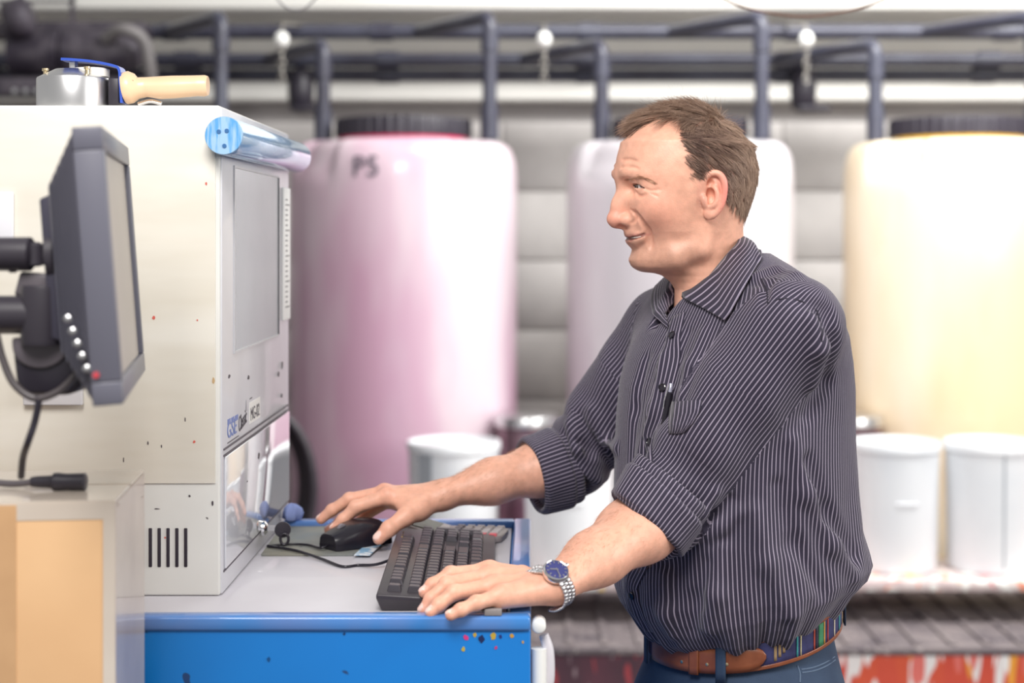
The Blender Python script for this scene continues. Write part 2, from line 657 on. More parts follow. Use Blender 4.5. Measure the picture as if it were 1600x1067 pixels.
header(H1[1], H1[0], 0.030, 'upper dark header pipe that the tall feed pipes join')
header(H2[1], H2[0], 0.030, 'lower dark header pipe that the short feed pipes join')
header(2.262, 6.7, 0.028, 'lowest dark header pipe running close under the others')
header(2.345, 6.86, 0.02, 'thin light grey conduit between the dark header pipes', mat('light_conduit', lin((205, 202, 200)), 0.4))

# hangers with white insulators and chain
m_chain = mat('dull_chain_steel', lin((150, 146, 140)), 0.4, 0.8)
for i, (u, lab) in enumerate(((440, 'above the cabinet'), (850, 'left of the man’s head'), (1260, 'right of the man’s head'))):
    D = 5.9
    x = (u - CX) / F_PX * D
    z = EYE + (CY - 62) / F_PX * D
    h = thing('chain_hanger', 'white knob with a short dangling chain hung from the pipes, ' + lab, 'hanger', (x, D, z), 'chain hangers on the pipes')
    lathe('knob', [(0.006, -0.028), (0.022, -0.02), (0.028, 0), (0.022, 0.02), (0.008, 0.03)], (x, D, z), m_white, h, seg=20, smooth=True)
    tube('rod', [(x, D, z + 0.02), (x, D + 0.02, z + 0.06), (x, H1[0], 2.43)], 0.006, m_chain, h, seg=8)
    for k in range(5):
        zz = z - 0.035 - k * 0.027
        R4 = Euler((0, 0, 0.3 + (k % 2) * 1.57)).to_matrix()
        pts = [Vector((x, D, zz)) + R4 @ Vector((0.010 * math.cos(a), 0, 0.018 * math.sin(a))) for a in np.linspace(0, 2 * math.pi, 13)]
        tube('chain_link', pts, 0.003, m_chain, h, seg=6)

# valve clusters beside two hangers
for u, lab in ((470, 'above the cabinet'), (1255, 'right of the man’s head')):
    x = (u - CX) / F_PX * 6.62
    t = thing('pipe_valve', 'black valve body with lever on the lower header, ' + lab, 'valve', (x, 6.62, 2.2), 'pipe valves')
    lathe('valve_body', [(0.02, -0.09), (0.05, -0.07), (0.055, 0.0), (0.05, 0.06), (0.03, 0.09)], (x, 6.62, 2.19), m_black, t, seg=20, smooth=True)
    box('lever', (x - 0.03, 6.55, 2.10), (x + 0.10, 6.58, 2.125), m_black, t, bevel=0.005, M4=None)
    tube('stub', [(x, 6.62, 2.21), (x, 6.62, 2.285)], 0.025, m_black, t)

# dark drive unit hanging top left
dr = thing('hoist_motor', 'dark motor with ribbed drum and bolted rail hanging in the top corner', 'motor', (-2.0, 6.2, 2.2))
m_mot = mat('greasy_black_iron', lin((52, 46, 58)), 0.5, 0.2, var=(lin((88, 82, 90)), 12, 0.12))
box('rail', (-2.6, 6.15, 2.13), (-1.5, 6.3, 2.20), m_mot, dr, bevel=0.006)
for k in range(7):
    x = -1.98 + k * 0.042
    lathe('bolt', [(0.010, 0), (0.010, 0.012)], (x, 6.15, 2.145), m_steel, dr, seg=8, axis=(0, -1, 0))
lathe('drum', [(0.05, -0.30), (0.085, -0.29), (0.09, -0.1), (0.075, -0.09), (0.09, -0.08), (0.09, 0.12), (0.06, 0.2), (0.03, 0.22)], (-1.72, 6.2, 2.30), m_mot, dr, seg=28, axis=(1, 0, 0))
lathe('gear_case', [(0.03, -0.05), (0.075, -0.045), (0.08, 0.03), (0.05, 0.05)], (-1.95, 6.1, 2.42), m_mot, dr, seg=20, axis=(1, 0, 0.2), smooth=True)
box('beam', (-2.6, 6.2, 2.36), (-1.5, 6.35, 2.42), m_mot, dr, bevel=0.006)
tube('hose', [(-1.62, 6.1, 2.34), (-1.54, 6.05, 2.37), (-1.47, 6.08, 2.33), (-1.45, 6.1, 2.22), (-1.45, 6.15, 2.1)], 0.024, mat('grey_hose', lin((120, 116, 116)), 0.5), dr, smooth_path=6)
box('bracket', (-1.80, 6.25, 2.36), (-1.785, 6.27, 2.6), m_mot, dr)
box('bracket', (-2.6, 6.25, 2.5), (-1.785, 6.27, 2.512), m_mot, dr)

# cables hanging from above
tube_o = tube('hanging_cable', [P(1105, -14, 3.4), P(1150, 7, 3.4), P(1200, 20, 3.4), P(1262, 26, 3.4), P(1330, 16, 3.4), P(1385, -2, 3.4), P(1410, -16, 3.4)], 0.0028, mat('brown_cable', lin((120, 84, 66)), 0.5), smooth_path=8, seg=8)
tag(tube_o, 'thin brown cable sagging in an arc at the top edge right of the head', 'cable')
tube_o = tube('hanging_wire', [P(425, -16, 3.6), P(440, 6, 3.6), P(460, 16, 3.6), P(480, 10, 3.6), P(505, -14, 3.6)], 0.0022, mat('grey_wire', lin((150, 148, 150)), 0.5), smooth_path=8, seg=8)
tag(tube_o, 'thin grey wire loop dipping into the top edge above the cabinet', 'wire')

# ================================================================ white pails on the shelf
m_pail = mat('white_lacquered_tin', lin((238, 240, 242)), 0.28, var=(lin((224, 228, 232)), 4, 0.2), coat=0.3)
m_pail_in = mat('tin_seam', lin((170, 176, 182)), 0.35)
pl = [(709, 147, 'white pail with grey seam, standing before the pink tank', True), (888, 145, 'white pail half hidden behind the far forearm', False),
      (1399, 140, 'white pail with a dented band, just right of the man', False), (1548, 146, 'white pail cut by the photo edge, with a vertical seam', True)]
for u, w, lab, seam in pl:
    D = 5.32
    x = (u - CX) / F_PX * D
    R = w / 2 / F_PX * D
    t = thing('paint_pail', lab, 'pail', (x, D, 0.488), 'white paint pails on the shelf')
    z0 = 0.4885
    H = 0.42
    lathe('pail_body', [(R * 0.86, z0), (R * 0.90, z0 + 0.004), (R * 0.91, z0 + 0.02), (R * 0.944, z0 + H * 0.6), (R * 0.97, z0 + H - 0.012)], (x, D, 0), m_pail, t, seg=64)
    lathe('rim', [(R * 0.96, z0 + H - 0.03), (R * 1.0, z0 + H - 0.026), (R * 1.0, z0 + H - 0.004), (R * 0.985, z0 + H), (R * 0.94, z0 + H), (R * 0.93, z0 + H - 0.012), (R * 0.01, z0 + H - 0.014)], (x, D, 0), m_pail, t, seg=64)
    if seam:
        a = -math.pi / 2 + (-0.62 if u < 900 else 0.02)
        n = Vector((math.cos(a), math.sin(a), 0))
        tg = Vector((-n.y, n.x, 0))
        o = Vector((x, D, 0))
        wd = 0.028 if u < 900 else 0.004
        vs = [o + n * (R * 0.912) + tg * s * wd + Vector((0, 0, z0 + 0.02)) for s in (-1, 1)] + [o + n * (R * 0.974) + tg * s * wd + Vector((0, 0, z0 + H - 0.03)) for s in (1, -1)]
        vs += [v - n * 0.02 for v in vs]
        mk('seam', vs, [(0, 1, 2, 3), (7, 6, 5, 4), (0, 4, 5, 1), (1, 5, 6, 2), (2, 6, 7, 3), (3, 7, 4, 0)], m_pail_in, t)
    else:
        a = -math.pi / 2 + 0.05
        pts = [Vector((x + math.cos(a + s) * R * 0.945, D + math.sin(a + s) * R * 0.945, z0 + H * 0.55)) for s in np.linspace(-0.25, 0.25, 7)]
        tube('dent_ridge', pts, 0.004, m_pail, t, seg=6)
# steel drums on the plinth between the tanks
m_pot = mat('stained_steel_drum', lin((150, 128, 136)), 0.3, 0.7, var=(lin((120, 84, 100)), 8, 0.15))
for u, D, lab in ((822, 5.76, 'stained steel drum between the pink and white tanks, behind the pails'), (1330, 5.76, 'stained steel drum peeking out right behind the man’s back')):
    x = (u - CX) / F_PX * D
    R = 0.115
    t = thing('steel_drum', lab, 'drum', (x, D, 0.30), 'steel drums behind the pails')
    zt = EYE - (654 - CY) / F_PX * (D - R)
    lathe('drum_body', [(R * 0.9, 0.3005), (R * 0.93, 0.31), (R * 0.93, 0.55), (R * 0.96, 0.56), (R * 0.93, 0.57), (R * 0.93, zt - 0.035)], (x, D, 0), m_pot, t, seg=48)
    lathe('rim', [(R * 0.92, zt - 0.04), (R, zt - 0.036), (R, zt - 0.004), (R * 0.98, zt), (R * 0.1, zt - 0.002)], (x, D, 0), m_steel, t, seg=48)
# dark hose drum and blue rag behind the cabinet
hd = thing('hose_coil', 'dark rubber hose coiled in the shadow beside the pink tank', 'hose', (-0.86, 5.30, 0.489))
for k in range(4):
    pts = [Vector((-0.865 + (0.155 - k * 0.016) * math.cos(a), 5.24 + 0.03 * k, 0.506 + 0.255 + (0.255 - k * 0.016) * math.sin(a))) for a in np.linspace(0, 2 * math.pi, 33)]
    tube('hose_turn', pts, 0.016, mat('dark_rubber', lin((58, 52, 58)), 0.4), hd, seg=10)
blocker = thing('light_blocker', 'added dark housing hidden behind the white cabinet, shading the pink tank', 'blocker', (-1.5, 5.0, 0))  # added out of view to keep light off the pink tank's left side
m_dk = mat('dark_blocker_steel', lin((54, 46, 58)), 0.5)
box('housing', (-2.2, 4.50, 0.0), (-0.90, 5.05, 1.72), m_dk, blocker, bevel=0.02)
box('door', (-2.0, 4.485, 0.25), (-1.1, 4.505, 1.5), m_dk, blocker, bevel=0.006)
tube('door_handle', [(-1.2, 4.485, 0.8), (-1.2, 4.45, 0.82), (-1.2, 4.45, 0.98), (-1.2, 4.485, 1.0)], 0.01, m_steel, blocker)
rag = lathe('cleaning_rag', [(0.009, 0.0), (0.014, 0.003), (0.0145, 0.012), (0.012, 0.02), (0.006, 0.026), (0.002, 0.027)], (-0.3785, 2.535, 1.1388), mat('blue_cloth', lin((140, 156, 210)), 0.8), None, seg=24,
            rfun=lambda a, r, h: r * (1 + 0.28 * math.sin(a * 3 + h * 90) + 0.12 * math.sin(a * 7 + 2)), smooth=True)
tag(rag, 'small crumpled blue rag at the rear corner of the cabinet', 'rag')
# ================================================================ blue stand with inset top
ZS, ZR = 1.128, 1.1386          # inset surface, rim
Y0, Y1 = 1.90, 2.555
m_inlay = mat('pale_grey_laminate', lin((206, 204, 210)), 0.38, var=(lin((196, 193, 200)), 6, 0.2), coat=0.15)
st = thing('machine_stand', 'bright blue steel stand with recessed pale grey top under the keyboard', 'stand', (-0.5, 2.2, 0))
box('front_panel', (-1.25, Y0, 0.0), (0.0, Y0 + 0.03, ZR - 0.016), m_blue, st, bevel=0.002)
box('side_panel', (-0.03, Y0 + 0.03, 0.0), (0.0, Y1, ZR - 0.016), m_blue, st, bevel=0.002)
box('side_panel', (-1.25, Y0 + 0.03, 0.0), (-1.22, Y1, ZR - 0.016), m_blue, st, bevel=0.002)
box('back_panel', (-1.22, Y1 - 0.03, 0.0), (-0.03, Y1, ZR - 0.03), m_blue, st, bevel=0.002)
box('top_inlay', (-1.22, Y0 + 0.02, ZS - 0.02), (-0.0295, Y1 - 0.02, ZS), m_inlay, st, bevel=0.001)
box('rim', (-1.25, Y0 - 0.004, ZR - 0.018), (0.0, Y0 + 0.022, ZR), m_bluerim, st, bevel=0.004)
box('rim', (-0.026, Y0 + 0.022, ZR - 0.018), (0.0, Y1, ZR), m_bluerim, st, bevel=0.003)
box('rim', (-0.392, Y1 - 0.026, ZR - 0.018), (-0.026, Y1, ZR), m_bluerim, st, bevel=0.003)
# white plastic handle on the right end
hx = thing('side_bumper', 'white plastic hinge and rounded guard on the end of the blue stand', 'guard', (0.01, 1.93, 0.7))
tube('post', [(0.010, 1.925, 0.55), (0.010, 1.925, ZR - 0.045)], 0.0095, m_white, hx, seg=16)
lathe('knuckle', [(0.007, -0.013), (0.0085, -0.012), (0.0085, 0.012), (0.007, 0.013)], (0.0100, 1.925, ZR - 0.016), m_white, hx, seg=20, axis=(0, 1, 0), smooth=True)
tube('guard_plate', [(0.016, 1.93, ZR - 0.03), (0.0215, 1.93, ZR - 0.05), (0.022, 1.93, ZR - 0.085), (0.015, 1.93, ZR - 0.11)], [0.006, 0.007, 0.007, 0.004], mat('dull_white_plastic', lin((214, 210, 216)), 0.4), hx, smooth_path=5)
# paint marks on the blue front
marks = [((728, 996), 4.0, lin((214, 60, 130))), ((752, 998), 5, lin((20, 40, 90))), ((742, 992), 3, lin((190, 160, 60))), ((771, 994), 5, lin((190, 160, 60))), ((800, 993), 3, lin((200, 150, 60))),
         ((817, 1003), 2.2, lin((190, 150, 80))), ((775, 1012), 2.5, lin((190, 60, 120))), ((724, 1014), 3, lin((190, 170, 70))), ((782, 994), 2.5, lin((30, 50, 120))), ((538, 990), 2, lin((16, 60, 110))), ((420, 1030), 3, lin((10, 80, 140)))]
random.seed(4)
for (u, v), r, c in marks:
    p = P(u, v, Y0)
    rr = r / F_PX * Y0
    n = 9
    ang = random.random() * 3
    vs = [(p[0] + rr * (0.7 + 0.5 * random.random()) * math.cos(a + ang), Y0 - 0.0006, p[2] + rr * (0.8 + 0.7 * random.random()) * math.sin(a + ang)) for a in np.linspace(0, 2 * math.pi, n, endpoint=False)]
    vs += [(a, Y0 + 0.001, c_) for a, b, c_ in vs]
    mk('paint_spot', vs, [tuple(range(n))] + [(i, i + n, (i + 1) % n + n, (i + 1) % n) for i in range(n)], mat('paint_spot_%d%d' % (u, v), c, 0.4), st)

# ================================================================ display cabinet
MX, MY0, MY1, MZ0, MZ1 = -0.396, 2.05, 2.62, ZS, 1.757
m_cab = mat('scuffed_white_sheet_metal', lin((222, 222, 218)), 0.42, var=(lin((212, 211, 206)), 7, 0.2),
            spots=[(lin((70, 62, 66)), 55, 0.775), (lin((200, 110, 90)), 60, 0.80)])
m_cabface = mat('grey_white_gloss_front', lin((206, 206, 211)), 0.34, var=(lin((196, 196, 202)), 9, 0.2), coat=0.15,
                spots=[(lin((90, 84, 90)), 60, 0.775)])
m_seam = mat('dark_seam', lin((88, 82, 90)), 0.6)
m_sheet = mat('yellowed_film_sheet', lin((224, 220, 210)), 0.35, var=(lin((214, 208, 195)), 9, 0.18), coat=0.2, stretch=(0.5, 1, 2.5),
              spots=[(lin((60, 50, 56)), 62, 0.775), (lin((220, 80, 70)), 58, 0.80)])
cb = thing('display_cabinet', 'tall white metal machine cabinet with grey display window on the blue stand', 'cabinet', (-0.8, 2.33, MZ0))
box('housing', (-1.45, MY0, MZ0 + 0.0005), (MX - 0.002, MY1, MZ1), m_cab, cb, bevel=0.003)
# glossy operator front, facing the man
face = box('front_frame', (MX - 0.004, MY0 + 0.004, MZ0 + 0.002), (MX, MY1 - 0.002, MZ1 - 0.002), m_cabface, cb, bevel=0.0015)


def FY(u, v):
    """depth and height on the cabinet front (plane x = MX) seen at pixel (u, v)"""
    D = MX * F_PX / (u - CX)
    return D, EYE - (v - CY) / F_PX * D


# window: recessed grey screen
ya, zt = FY(365, 262)
yb, _ = FY(434, 290)
_, zb = FY(365, 549)
m_win = mat('grey_green_display_glass', lin((188, 197, 198)), 0.16, var=(lin((178, 188, 189)), 6, 0.2), coat=0.6)
ws = box('display_window', (MX - 0.002, ya, zb), (MX + 0.0008, yb, zt), m_win, cb)
for lo, hi in (((MX, ya - 0.003, zb - 0.003), (MX + 0.0022, yb + 0.003, zb)), ((MX, ya - 0.003, zt), (MX + 0.0022, yb + 0.003, zt + 0.003)),
               ((MX, ya - 0.003, zb), (MX + 0.0022, ya, zt)), ((MX, yb, zb), (MX + 0.0022, yb + 0.003, zt))):
    box('window_edge', lo, hi, m_seam if lo[1] > ya else mat('pale_edge', lin((196, 196, 200)), 0.4), ws)
# paper scale strip taped down the rear edge
y0, z1 = FY(441, 293)
y1, z0 = FY(452, 497)
strip = box('scale_strip', (MX, 2.545, z0), (MX + 0.004, 2.612, z1), mat('white_paper', lin((244, 244, 242)), 0.7), cb, bevel=0.001)
for k in range(22):
    zz = z0 + 0.02 + k * (z1 - z0 - 0.04) / 21
    box('tick', (MX + 0.0035, 2.56, zz), (MX + 0.0044, 2.56 + (0.022 if k % 5 else 0.04), zz + 0.0018), m_seam, strip)
# lower gloss door with double seam, lock and key
yl0, zl0 = FY(352, 712)
yl1, zl1 = FY(449, 655)
zsm = EYE - (712 - CY) / F_PX * yl0
door = box('lower_door', (MX, MY0 + 0.016, MZ0 + 0.032), (MX + 0.003, MY1 - 0.012, zsm), mat('mirror_grey_door', lin((205, 206, 212)), 0.07, coat=1.0, var=(lin((198, 199, 205)), 5, 0.2)), cb, bevel=0.001)
for z in (zsm + 0.0005, zsm + 0.0085):
    box('seam', (MX, MY0 + 0.012, z), (MX + 0.0016, MY1 - 0.014, z + 0.0022), m_seam, cb)
box('seam', (MX, MY0 + 0.012, MZ0 + 0.028), (MX + 0.0012, MY1 - 0.01, MZ0 + 0.0305), m_seam, cb)
yk, zk = FY(407, 825)
lathe('lock', [(0.011, 0), (0.0105, 0.004), (0.007, 0.007), (0.0055, 0.008), (0.001, 0.008)], (MX + 0.003, yk, zk), m_chrome, door, seg=24, axis=(1, 0, 0))
key = thing('cabinet_key', 'small key with round black bow in the cabinet lock', 'key', (MX + 0.012, yk, zk))
box('blade', (MX + 0.008, yk - 0.0009, zk - 0.004), (MX + 0.024, yk + 0.0009, zk + 0.004), m_steel, key)
kc = Vector((MX + 0.033, yk - 0.002, zk - 0.002))
lathe('bow', [(0.008, -0.0028), (0.0115, -0.002), (0.012, 0.0), (0.0115, 0.002), (0.008, 0.0028)], kc, m_black, key, seg=28, axis=(0.25, -1, 0), smooth=50)
tube('key_ring', [kc + Vector((0.003 + 0.006 * math.cos(a), -0.0035, -0.013 + 0.008 * math.sin(a))) for a in np.linspace(0, 2 * math.pi, 17)], 0.0022, m_black, key, seg=8)
# logo and lettering
m_logo = mat('blue_logo', lin((96, 116, 178)), 0.4)
m_lett = mat('dark_lettering', lin((70, 66, 76)), 0.5)


def face_text(body, u, v, size, m, sx=1.0, ext=0.0003, ital=0.0):
    y, z = FY(u, v)
    M4 = basis((MX + 0.0004, y, z), (0, 1, ital), (0, 0, 1), (1, 0, 0))
    return text('lettering', body, size, M4, m, cb, ext, sx)


face_text('GSE', 354.5, 686, 0.030, m_logo, 1.35)
for k in range(3):
    y, z = FY(355.5 + k * 6.0, 664 - k * 3.2)
    box('logo_block', (MX, y, z), (MX + 0.0008, y + 0.018, z + 0.007), m_logo, cb)
face_text('Classic', 372.5, 676, 0.030, m_lett, 0.75, ital=0.12)
y, z = FY(383, 643)
mk('logo_arrow', [(MX + 0.0005, y, z), (MX + 0.0005, y + 0.014, z), (MX + 0.0005, y + 0.007, z + 0.016), (MX + 0.0001, y, z), (MX + 0.0001, y + 0.014, z), (MX + 0.0001, y + 0.007, z + 0.016)], [(0, 1, 2), (5, 4, 3), (0, 3, 4, 1), (1, 4, 5, 2), (2, 5, 3, 0)], mat('grey_logo', lin((150, 150, 158)), 0.4), cb)
ylab, zlab = FY(389.5, 656)
box('label_plate', (MX, ylab, zlab - 0.006), (MX + 0.0006, ylab + 0.088, zlab + 0.024), m_white, cb)
face_text('MG-02', 390.5, 657.5, 0.026, m_lett, 1.02, 0.0006)
face_text('________', 355, 690, 0.022, m_lett, 0.9)
# side facing the camera: film sheet, vents
box('film_sheet', (-1.44, MY0 - 0.0025, P(0, 755, MY0)[2]), (P(337, 0, MY0)[0], MY0, MZ1 - 0.004), m_sheet, cb, bevel=0.0008)
for k in range(5):
    u = 235 + k * 13.8
    p = P(u, 855, MY0)
    lathe_w = 0.0022
    box('vent_slot', (p[0] - lathe_w, MY0 - 0.0012, P(0, 886, MY0)[2]), (p[0] + lathe_w, MY0 + 0.002, P(0, 825, MY0)[2]), mat('vent_dark', lin((40, 32, 44)), 0.7), cb, bevel=0.001)
box('wall_plate', (P(-60, 0, MY0)[0], MY0 - 0.010, P(0, 385, MY0)[2]), (P(24, 0, MY0)[0], MY0 - 0.0024, P(0, 300, MY0)[2]), mat('clear_pocket', lin((230, 230, 236)), 0.15, coat=0.5), cb, bevel=0.002)
box('foot_plate', (P(40, 0, MY0)[0], MY0 - 0.012, P(0, 632, MY0)[2]), (P(132, 0, MY0)[0], MY0 - 0.0024, P(0, 520, MY0)[2]), mat('pale_grey_plate', lin((205, 203, 206)), 0.4), cb, bevel=0.002)
# chips and scuffs on the cabinet
random.seed(8)
m_scuff = mat('scuff_dark', lin((70, 62, 70)), 0.6)
m_scred = mat('scuff_red', lin((206, 96, 84)), 0.6)
for (u, v, w, h_, mm) in ((323, 287, 3, 5, m_scred), (290, 655, 2, 6, m_scuff), (241, 496, 5, 5, m_scred), (304, 690, 4, 4, m_scred), (296, 775, 4, 3, m_scuff), (245, 795, 9, 1.5, m_scuff), (332, 786, 4, 7, m_scuff), (258, 840, 2.5, 3, m_scred), (334, 595, 4, 9, mat('scuff_tan', lin((190, 160, 120)), 0.6)), (253, 697, 2, 5, m_scuff), (232, 692, 2, 5, m_scuff), (194, 718, 1.6, 6, m_scuff), (309, 500, 2, 3, m_scred)):
    p = P(u, v, MY0)
    yy = MY0 - 0.0028 if v < 755 else MY0 - 0.0004
    s = MY0 / F_PX
    vs = [(p[0] + w * s * math.cos(a) * 0.55 * (0.7 + random.random() * 0.5), yy, p[2] + h_ * s * math.sin(a) * 0.6 * (0.7 + random.random() * 0.5)) for a in np.linspace(0, 2 * math.pi, 7, endpoint=False)]
    vs += [(a, yy + 0.002, c) for a, b, c in vs]
    mk('scuff', vs, [tuple(range(7))] + [(i, i + 7, (i + 1) % 7 + 7, (i + 1) % 7) for i in range(7)], mm, cb)
for (u, v, w, h_) in ((401, 712, 2.5, 9), (383, 752, 1.5, 2), (358, 588, 3, 5), (388, 590, 3, 6), (435, 585, 3, 8), (440, 618, 3, 7), (392, 622, 4, 1.5), (441, 570, 2, 10)):
    y, z = FY(u, v)
    s = y / F_PX
    xx = MX + (0.0034 if v > 705 else 0.0004)
    vs = [(xx, y + w * s * 3.2 * math.cos(a) * (0.6 + random.random() * 0.5), z + h_ * s * 0.6 * math.sin(a) * (0.7 + random.random() * 0.5)) for a in np.linspace(0, 2 * math.pi, 7, endpoint=False)]
    vs += [(xx - 0.002, b, c) for a, b, c in vs]
    mk('scuff', vs, [tuple(range(7))] + [(i, i + 7, (i + 1) % 7 + 7, (i + 1) % 7) for i in range(7)], m_scuff, cb)

# blue roller lying along the top front edge
rc0, rc1 = P(350, 212, 2.02), P(463, 246, 2.62)
rr = 0.0245
ro = thing('film_roller', 'shiny blue cylinder fixed along the top edge of the cabinet', 'roller', tuple((rc0 + rc1) / 2))
ax = Vector(rc1 - rc0)
m_roll = mat('metallic_blue_film', lin((84, 158, 218)), 0.22, 0.35, var=(lin((150, 190, 228)), 3, 0.1), coat=0.6, stretch=(8, 1.2, 14))
lathe('roller_body', [(rr * 0.97, 0.0), (rr, 0.003), (rr, ax.length - 0.003), (rr * 0.97, ax.length)], rc0, m_roll, ro, seg=48, axis=ax)
lathe('end_cap', [(rr * 0.96, -0.0025), (rr * 0.985, -0.001), (rr * 0.985, 0.002)], rc0, mat('brushed_blue_end', lin((92, 164, 222)), 0.4, 0.1, var=(lin((160, 198, 232)), 3, 0.08), stretch=(60, 10, 8)), ro, seg=40, axis=ax)
for q in (Vector((-0.006, 0.005)), Vector((0.004, 0.006)), Vector((0.001, -0.013))):
    lathe('dimple', [(0.0028, -0.0034), (0.0028, -0.0005)], Vector(rc0) + Vector((q.x, 0, q.y)), mat('dark_blue_dimple', lin((50, 104, 160)), 0.5), ro, seg=10, axis=ax)

# tool on top of the cabinet: steel pot with blue bracket and wooden handle
TY = 2.16
tl = thing('hand_roller_tool', 'round steel tool head with blue bracket and wooden handle on the cabinet top', 'tool', tuple(P(160, 165, TY)))
tl.location.z = MZ1
tx = P(115, 0, TY)[0]
tr = 56 / F_PX * TY
hh = 52 / F_PX * TY
lathe('steel_head', [(tr * 0.99, MZ1 + 0.0005), (tr, MZ1 + 0.003), (tr, MZ1 + hh - 0.002), (tr * 0.985, MZ1 + hh), (tr * 0.5, MZ1 + hh + 0.012), (0.004, MZ1 + hh + 0.013)], (tx, TY, 0), m_steel, tl, seg=64)
for u, du in ((73, -0.006), (157, 0.004), (146, -0.03)):
    x = P(u, 0, TY)[0]
    lathe('screw', [(0.0028, MZ1 + hh - 0.004), (0.0028, MZ1 + hh + 0.009), (0.0045, MZ1 + hh + 0.010), (0.0045, MZ1 + hh + 0.013)], (x, TY + du, 0), m_brass, tl, seg=12)
lathe('hex_nut', [(0.006, MZ1 + hh + 0.012), (0.006, MZ1 + hh + 0.022), (0.004, MZ1 + hh + 0.024)], (tx, TY, 0), m_steel, tl, seg=6)
m_brk = mat('blue_bracket', lin((50, 84, 184)), 0.3, coat=0.3)


def strap(name, pts, w, th, m, par):
    pts = catmull(pts, 5)
    V, Fc = [], []
    for i, p in enumerate(pts):
        d = (pts[min(i + 1, len(pts) - 1)] - pts[max(i - 1, 0)]).normalized()
        n = Vector((0, 1, 0)).cross(d).normalized()
        for a, b in ((-1, -1), (1, -1), (1, 1), (-1, 1)):
            V.append(p + Vector((0, w / 2 * a, 0)) + n * (th / 2 * b))
    k = len(pts)
    for i in range(k - 1):
        for j in range(4):
            Fc.append((i * 4 + j, i * 4 + (j + 1) % 4, (i + 1) * 4 + (j + 1) % 4, (i + 1) * 4 + j))
    Fc += [(3, 2, 1, 0), tuple((k - 1) * 4 + j for j in range(4))]
    return mk(name, V, Fc, m, par, smooth=50)


def T(u, v):
    return Vector(P(u, v, TY))


strap('bracket', [T(100, 94), T(120, 95), T(150, 98), T(180, 104), T(190, 110), T(192, 130), T(194, 162)], 0.030, 0.0035, m_brk, tl)
box('motor_block', (P(173, 0, TY)[0], TY - 0.014, MZ1 + 0.008), (P(190, 0, TY)[0], TY + 0.02, MZ1 + 0.045), m_black, tl, bevel=0.002)
lathe('cap', [(0.024, MZ1 + hh + 0.002), (0.024, MZ1 + hh + 0.012), (0.022, MZ1 + hh + 0.0135)], (tx + 0.024, TY, 0), mat('cream_plate', lin((236, 232, 222)), 0.4), tl, seg=32)
hp = [T(194, 138), T(200, 137), T(209, 138), T(216, 137.5), T(230, 136), T(250, 137), T(270, 136), T(290, 135), T(308, 134), T(320, 134), T(325, 134)]
hr = [0.021, 0.0225, 0.020, 0.0145, 0.0135, 0.0155, 0.0155, 0.0148, 0.0142, 0.0145, 0.013]
tube('wooden_handle', hp, hr, mat('pale_varnished_wood', lin((238, 204, 168)), 0.4, coat=0.3, var=(lin((228, 186, 146)), 8, 0.2), stretch=(0.4, 3, 3), spots=[(lin((90, 56, 44)), 50, 0.76)]), tl, seg=28)
tube('steel_clip', [T(216, 163), T(235, 158), T(252, 162)], 0.003, m_chrome, tl, smooth_path=5, seg=8)

# ================================================================ monitor on a swing arm
n0, f0 = P(176, 410, 1.50), P(214, 408, 1.87)
Wd = Vector((f0[0] - n0[0], f0[1] - n0[1], 0)).normalized()     # along the screen's width, away from the camera
Nm = Vector((Wd.y, -Wd.x, 0))                                    # screen normal, towards the man
Up = (Vector((0, 0, 1)) - Nm * 0.075).normalized()
Nm = Wd.cross(Up).normalized()
if Nm.x < 0:
    Nm = -Nm
MC = (Vector(n0) + Vector(f0)) / 2
hw = (Vector(f0) - Vector(n0)).length / 2
hh_ = 0.131
MM = basis(MC, Wd, Up, Nm)
m_mon = mat('slate_grey_plastic', lin((98, 98, 110)), 0.35)
m_monb = mat('dark_slate_plastic', lin((64, 62, 76)), 0.45)
mo = thing('flat_monitor', 'dark grey flat monitor seen edge-on, held by a black arm', 'monitor', tuple(MC))
bez = 0.022
for lo, hi in (((-hw, -hh_, -0.028), (hw, -hh_ + bez, 0.0)), ((-hw, hh_ - bez, -0.028), (hw, hh_, 0.0)), ((-hw, -hh_ + bez, -0.028), (-hw + bez, hh_ - bez, 0.0)), ((hw - bez, -hh_ + bez, -0.028), (hw, hh_ - bez, 0.0))):
    box('bezel', lo, hi, m_mon, mo, bevel=0.0015, M4=MM)
box('screen', (-hw + bez, -hh_ + bez, -0.012), (hw - bez, hh_ - bez, -0.005), mat('dusty_beige_screen', lin((178, 170, 160)), 0.35, var=(lin((166, 158, 150)), 5, 0.2)), mo, M4=MM)


def frustum(name, a, b, ta, tb, m, par):
    V = [MM @ Vector((x, y, t)) for (w_, h__), t in ((a, ta), (b, tb)) for x, y in ((-w_, -h__), (w_, -h__), (w_, h__), (-w_, h__))]
    return mk(name, V, [(0, 1, 2, 3), (7, 6, 5, 4), (0, 4, 5, 1), (1, 5, 6, 2), (2, 6, 7, 3), (3, 7, 4, 0)], m, par, bevel=0.002)


